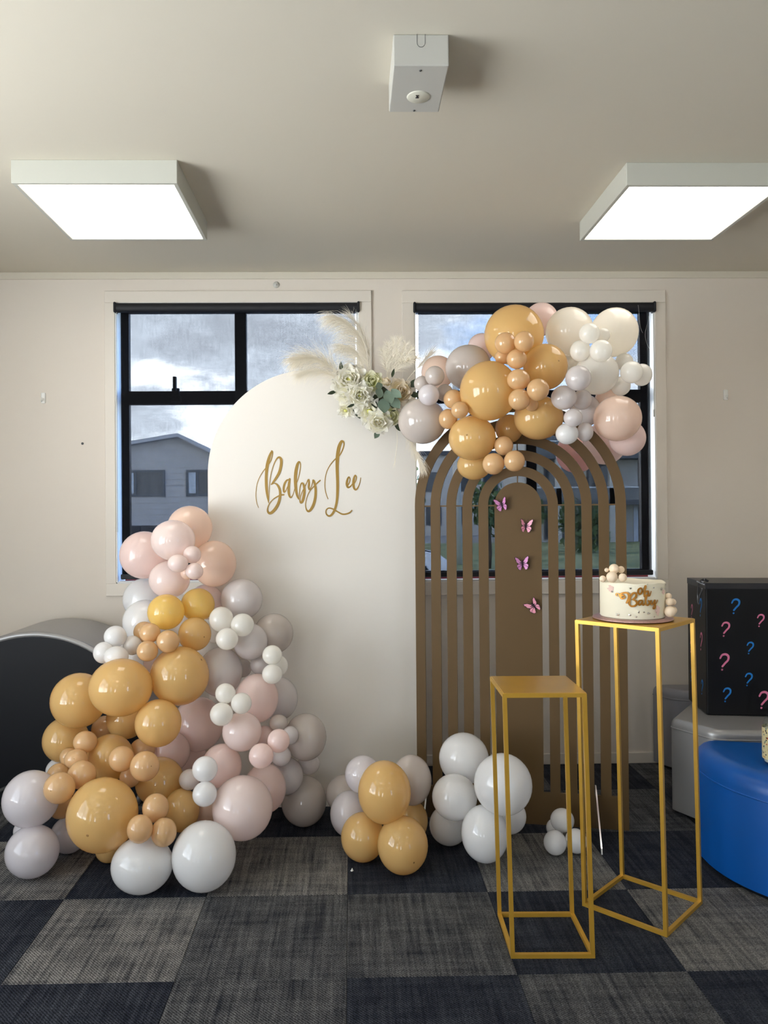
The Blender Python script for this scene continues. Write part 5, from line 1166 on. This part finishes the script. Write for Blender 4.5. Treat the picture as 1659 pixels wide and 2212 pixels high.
for a in ((.135, 1.905, .062, 200, LEAF, -.055, .3, .7), (.165, 1.895, .07, 170, LEAF, -.05, .2, .8), (.185, 1.900, .06, 135, LEAF, -.05, .1, .7), (.150, 1.86, .075, 185, LEAF, -.045, .2, .85), (.185, 1.865, .065, 150, LEAF, -.04, .2, .8),
          (.13, 1.72, .05, 215, LEAF, -.03, .2, .6), (.145, 1.92, .05, 250, LEAF, -.05, .3, .7), (-.035, 1.985, .05, -10, LEAFD, .0, .2, .4), (-.06, 1.90, .045, -110, LEAFD, .0, .1, .4), (.025, 1.835, .045, -115, LEAFD, -.06, .1, .3), (.265, 1.92, .06, 60, LEAFD, .0, .2, .6),
          (.27, 1.89, .05, 110, LEAFD, .0, .2, .6), (.16, 1.83, .05, 120, LEAFD, -.02, .2, .7), (.2, 1.75, .06, 130, LEAFD, -.01, .2, .5), (.10, 1.86, .05, 160, LEAFD, -.02, .2, .6), (.19, 1.96, .04, 10, LEAFD, -.01, .2, .4)):
    leaf(*a)
bm = bmesh.new(); bmesh.ops.create_icosphere(bm, subdivisions=2, radius=.5, matrix=Matrix.Translation((0, .075, 0)) @ Matrix.Diagonal((.22, .088, .17, 1)))
finish('foam_base', bm, LEAFD, arr)
def plume(path, n, ln, droop, spread, seed, w=.0011, side=0.0, t0=.1):
    """one pampas plume: a bent stem and hundreds of fine hairs"""
    r = random.Random(seed); P = [Vector(p) for p in catmull(path, 8)]; b = bmesh.new()
    tube(b, [tuple(p) for p in P], .0016, 5)
    for _ in range(n):
        t_ = t0 + (1 - t0) * r.random() ** .8; i = min(int(t_ * (len(P) - 1)), len(P) - 2); p = P[i].lerp(P[i + 1], r.random()); d = (P[i + 1] - P[i]).normalized()
        o1 = Vector((r.gauss(0, 1), r.gauss(-.12, .3), r.gauss(0, 1))); o1 = (o1 - d * o1.dot(d)); o1.normalize()
        l = ln * r.uniform(.5, 1.1) * (1 - .45 * t_); dr = d * 1.0 + o1 * spread * r.uniform(.3, 1.1) + Vector((side, 0, 0)); dr += Vector((r.gauss(0, .22), r.gauss(-.03, .1), r.gauss(0, .22))); dr.normalize()
        q = p.copy(); pts = [q]; s = l / 4
        for k in range(4):
            dr = (dr + Vector((r.gauss(0, .06), r.gauss(0, .04), -droop * (k + 1) / 4 + r.gauss(0, .06)))).normalized(); q = q + dr * s; pts.append(q)
        px = dr.cross(Vector((0, 1, 0)))
        if px.length < .1: px = Vector((1, 0, 0))
        px.normalize(); ww = w * r.uniform(.6, 1.3)
        V = [(b.verts.new(a - px * ww * (1 - .2 * k) / 2), b.verts.new(a + px * ww * (1 - .2 * k) / 2)) for k, a in enumerate(pts)]
        for a, c in zip(V, V[1:]): b.faces.new((a[0], a[1], c[1], c[0]))
    for v in b.verts: v.co -= Vector((.10, FY, 1.86))
    o = finish('pampas_plume', b, PAMPAS, arr); o['kind'] = 'stuff'
plume([(-.02, 3.54, 1.94), (-.09, 3.53, 2.015), (-.17, 3.52, 2.045), (-.235, 3.51, 2.035)], 1100, .16, .34, .75, 1, .0013)
plume([(-.02, 3.53, 1.93), (-.09, 3.52, 1.975), (-.16, 3.51, 1.99), (-.22, 3.50, 1.97)], 500, .12, .34, .6, 5, .0012)
plume([(.085, 3.54, 1.96), (.08, 3.53, 2.06), (.055, 3.52, 2.14), (.0, 3.51, 2.20), (-.055, 3.50, 2.225)], 900, .19, .40, .6, 2, .0013, side=-.8)
plume([(.07, 3.55, 1.96), (.06, 3.54, 2.03), (.03, 3.53, 2.08), (-.02, 3.52, 2.10)], 420, .15, .30, .6, 4, .0012, side=-.9)
plume([(.09, 3.55, 1.96), (.09, 3.56, 2.08), (.06, 3.55, 2.17), (.015, 3.54, 2.235)], 300, .13, .10, .30, 3, .0012, side=-.2)
for k, (x1, z1) in enumerate(((.150, 2.09), (.175, 2.115), (.20, 2.135), (.225, 2.135), (.255, 2.11), (.280, 2.09), (.300, 2.045), (.27, 2.03))):
    plume([(.17, 3.55, 1.95), ((.17 + x1) / 2 + .005, 3.55, 2.02), (x1, 3.55 - .008 * k, z1)], 330, .055, .05, 1.3, 20 + k, .0016, 0, .32)
plume([(.24, 3.54, 1.93), (.30, 3.55, 2.0), (.36, 3.56, 2.07)], 160, .10, -.02, .25, 31, .0012, .3, .45)
plume([(.245, 3.56, 1.72), (.275, 3.50, 1.66), (.30, 3.466, 1.60), (.315, 3.458, 1.56)], 480, .10, .35, .45, 32)
plume([(.21, 3.56, 1.75), (.215, 3.57, 1.68), (.205, 3.57, 1.60), (.202, 3.57, 1.58)], 14, .05, .4, .2, 33, .0012, 0, .6)
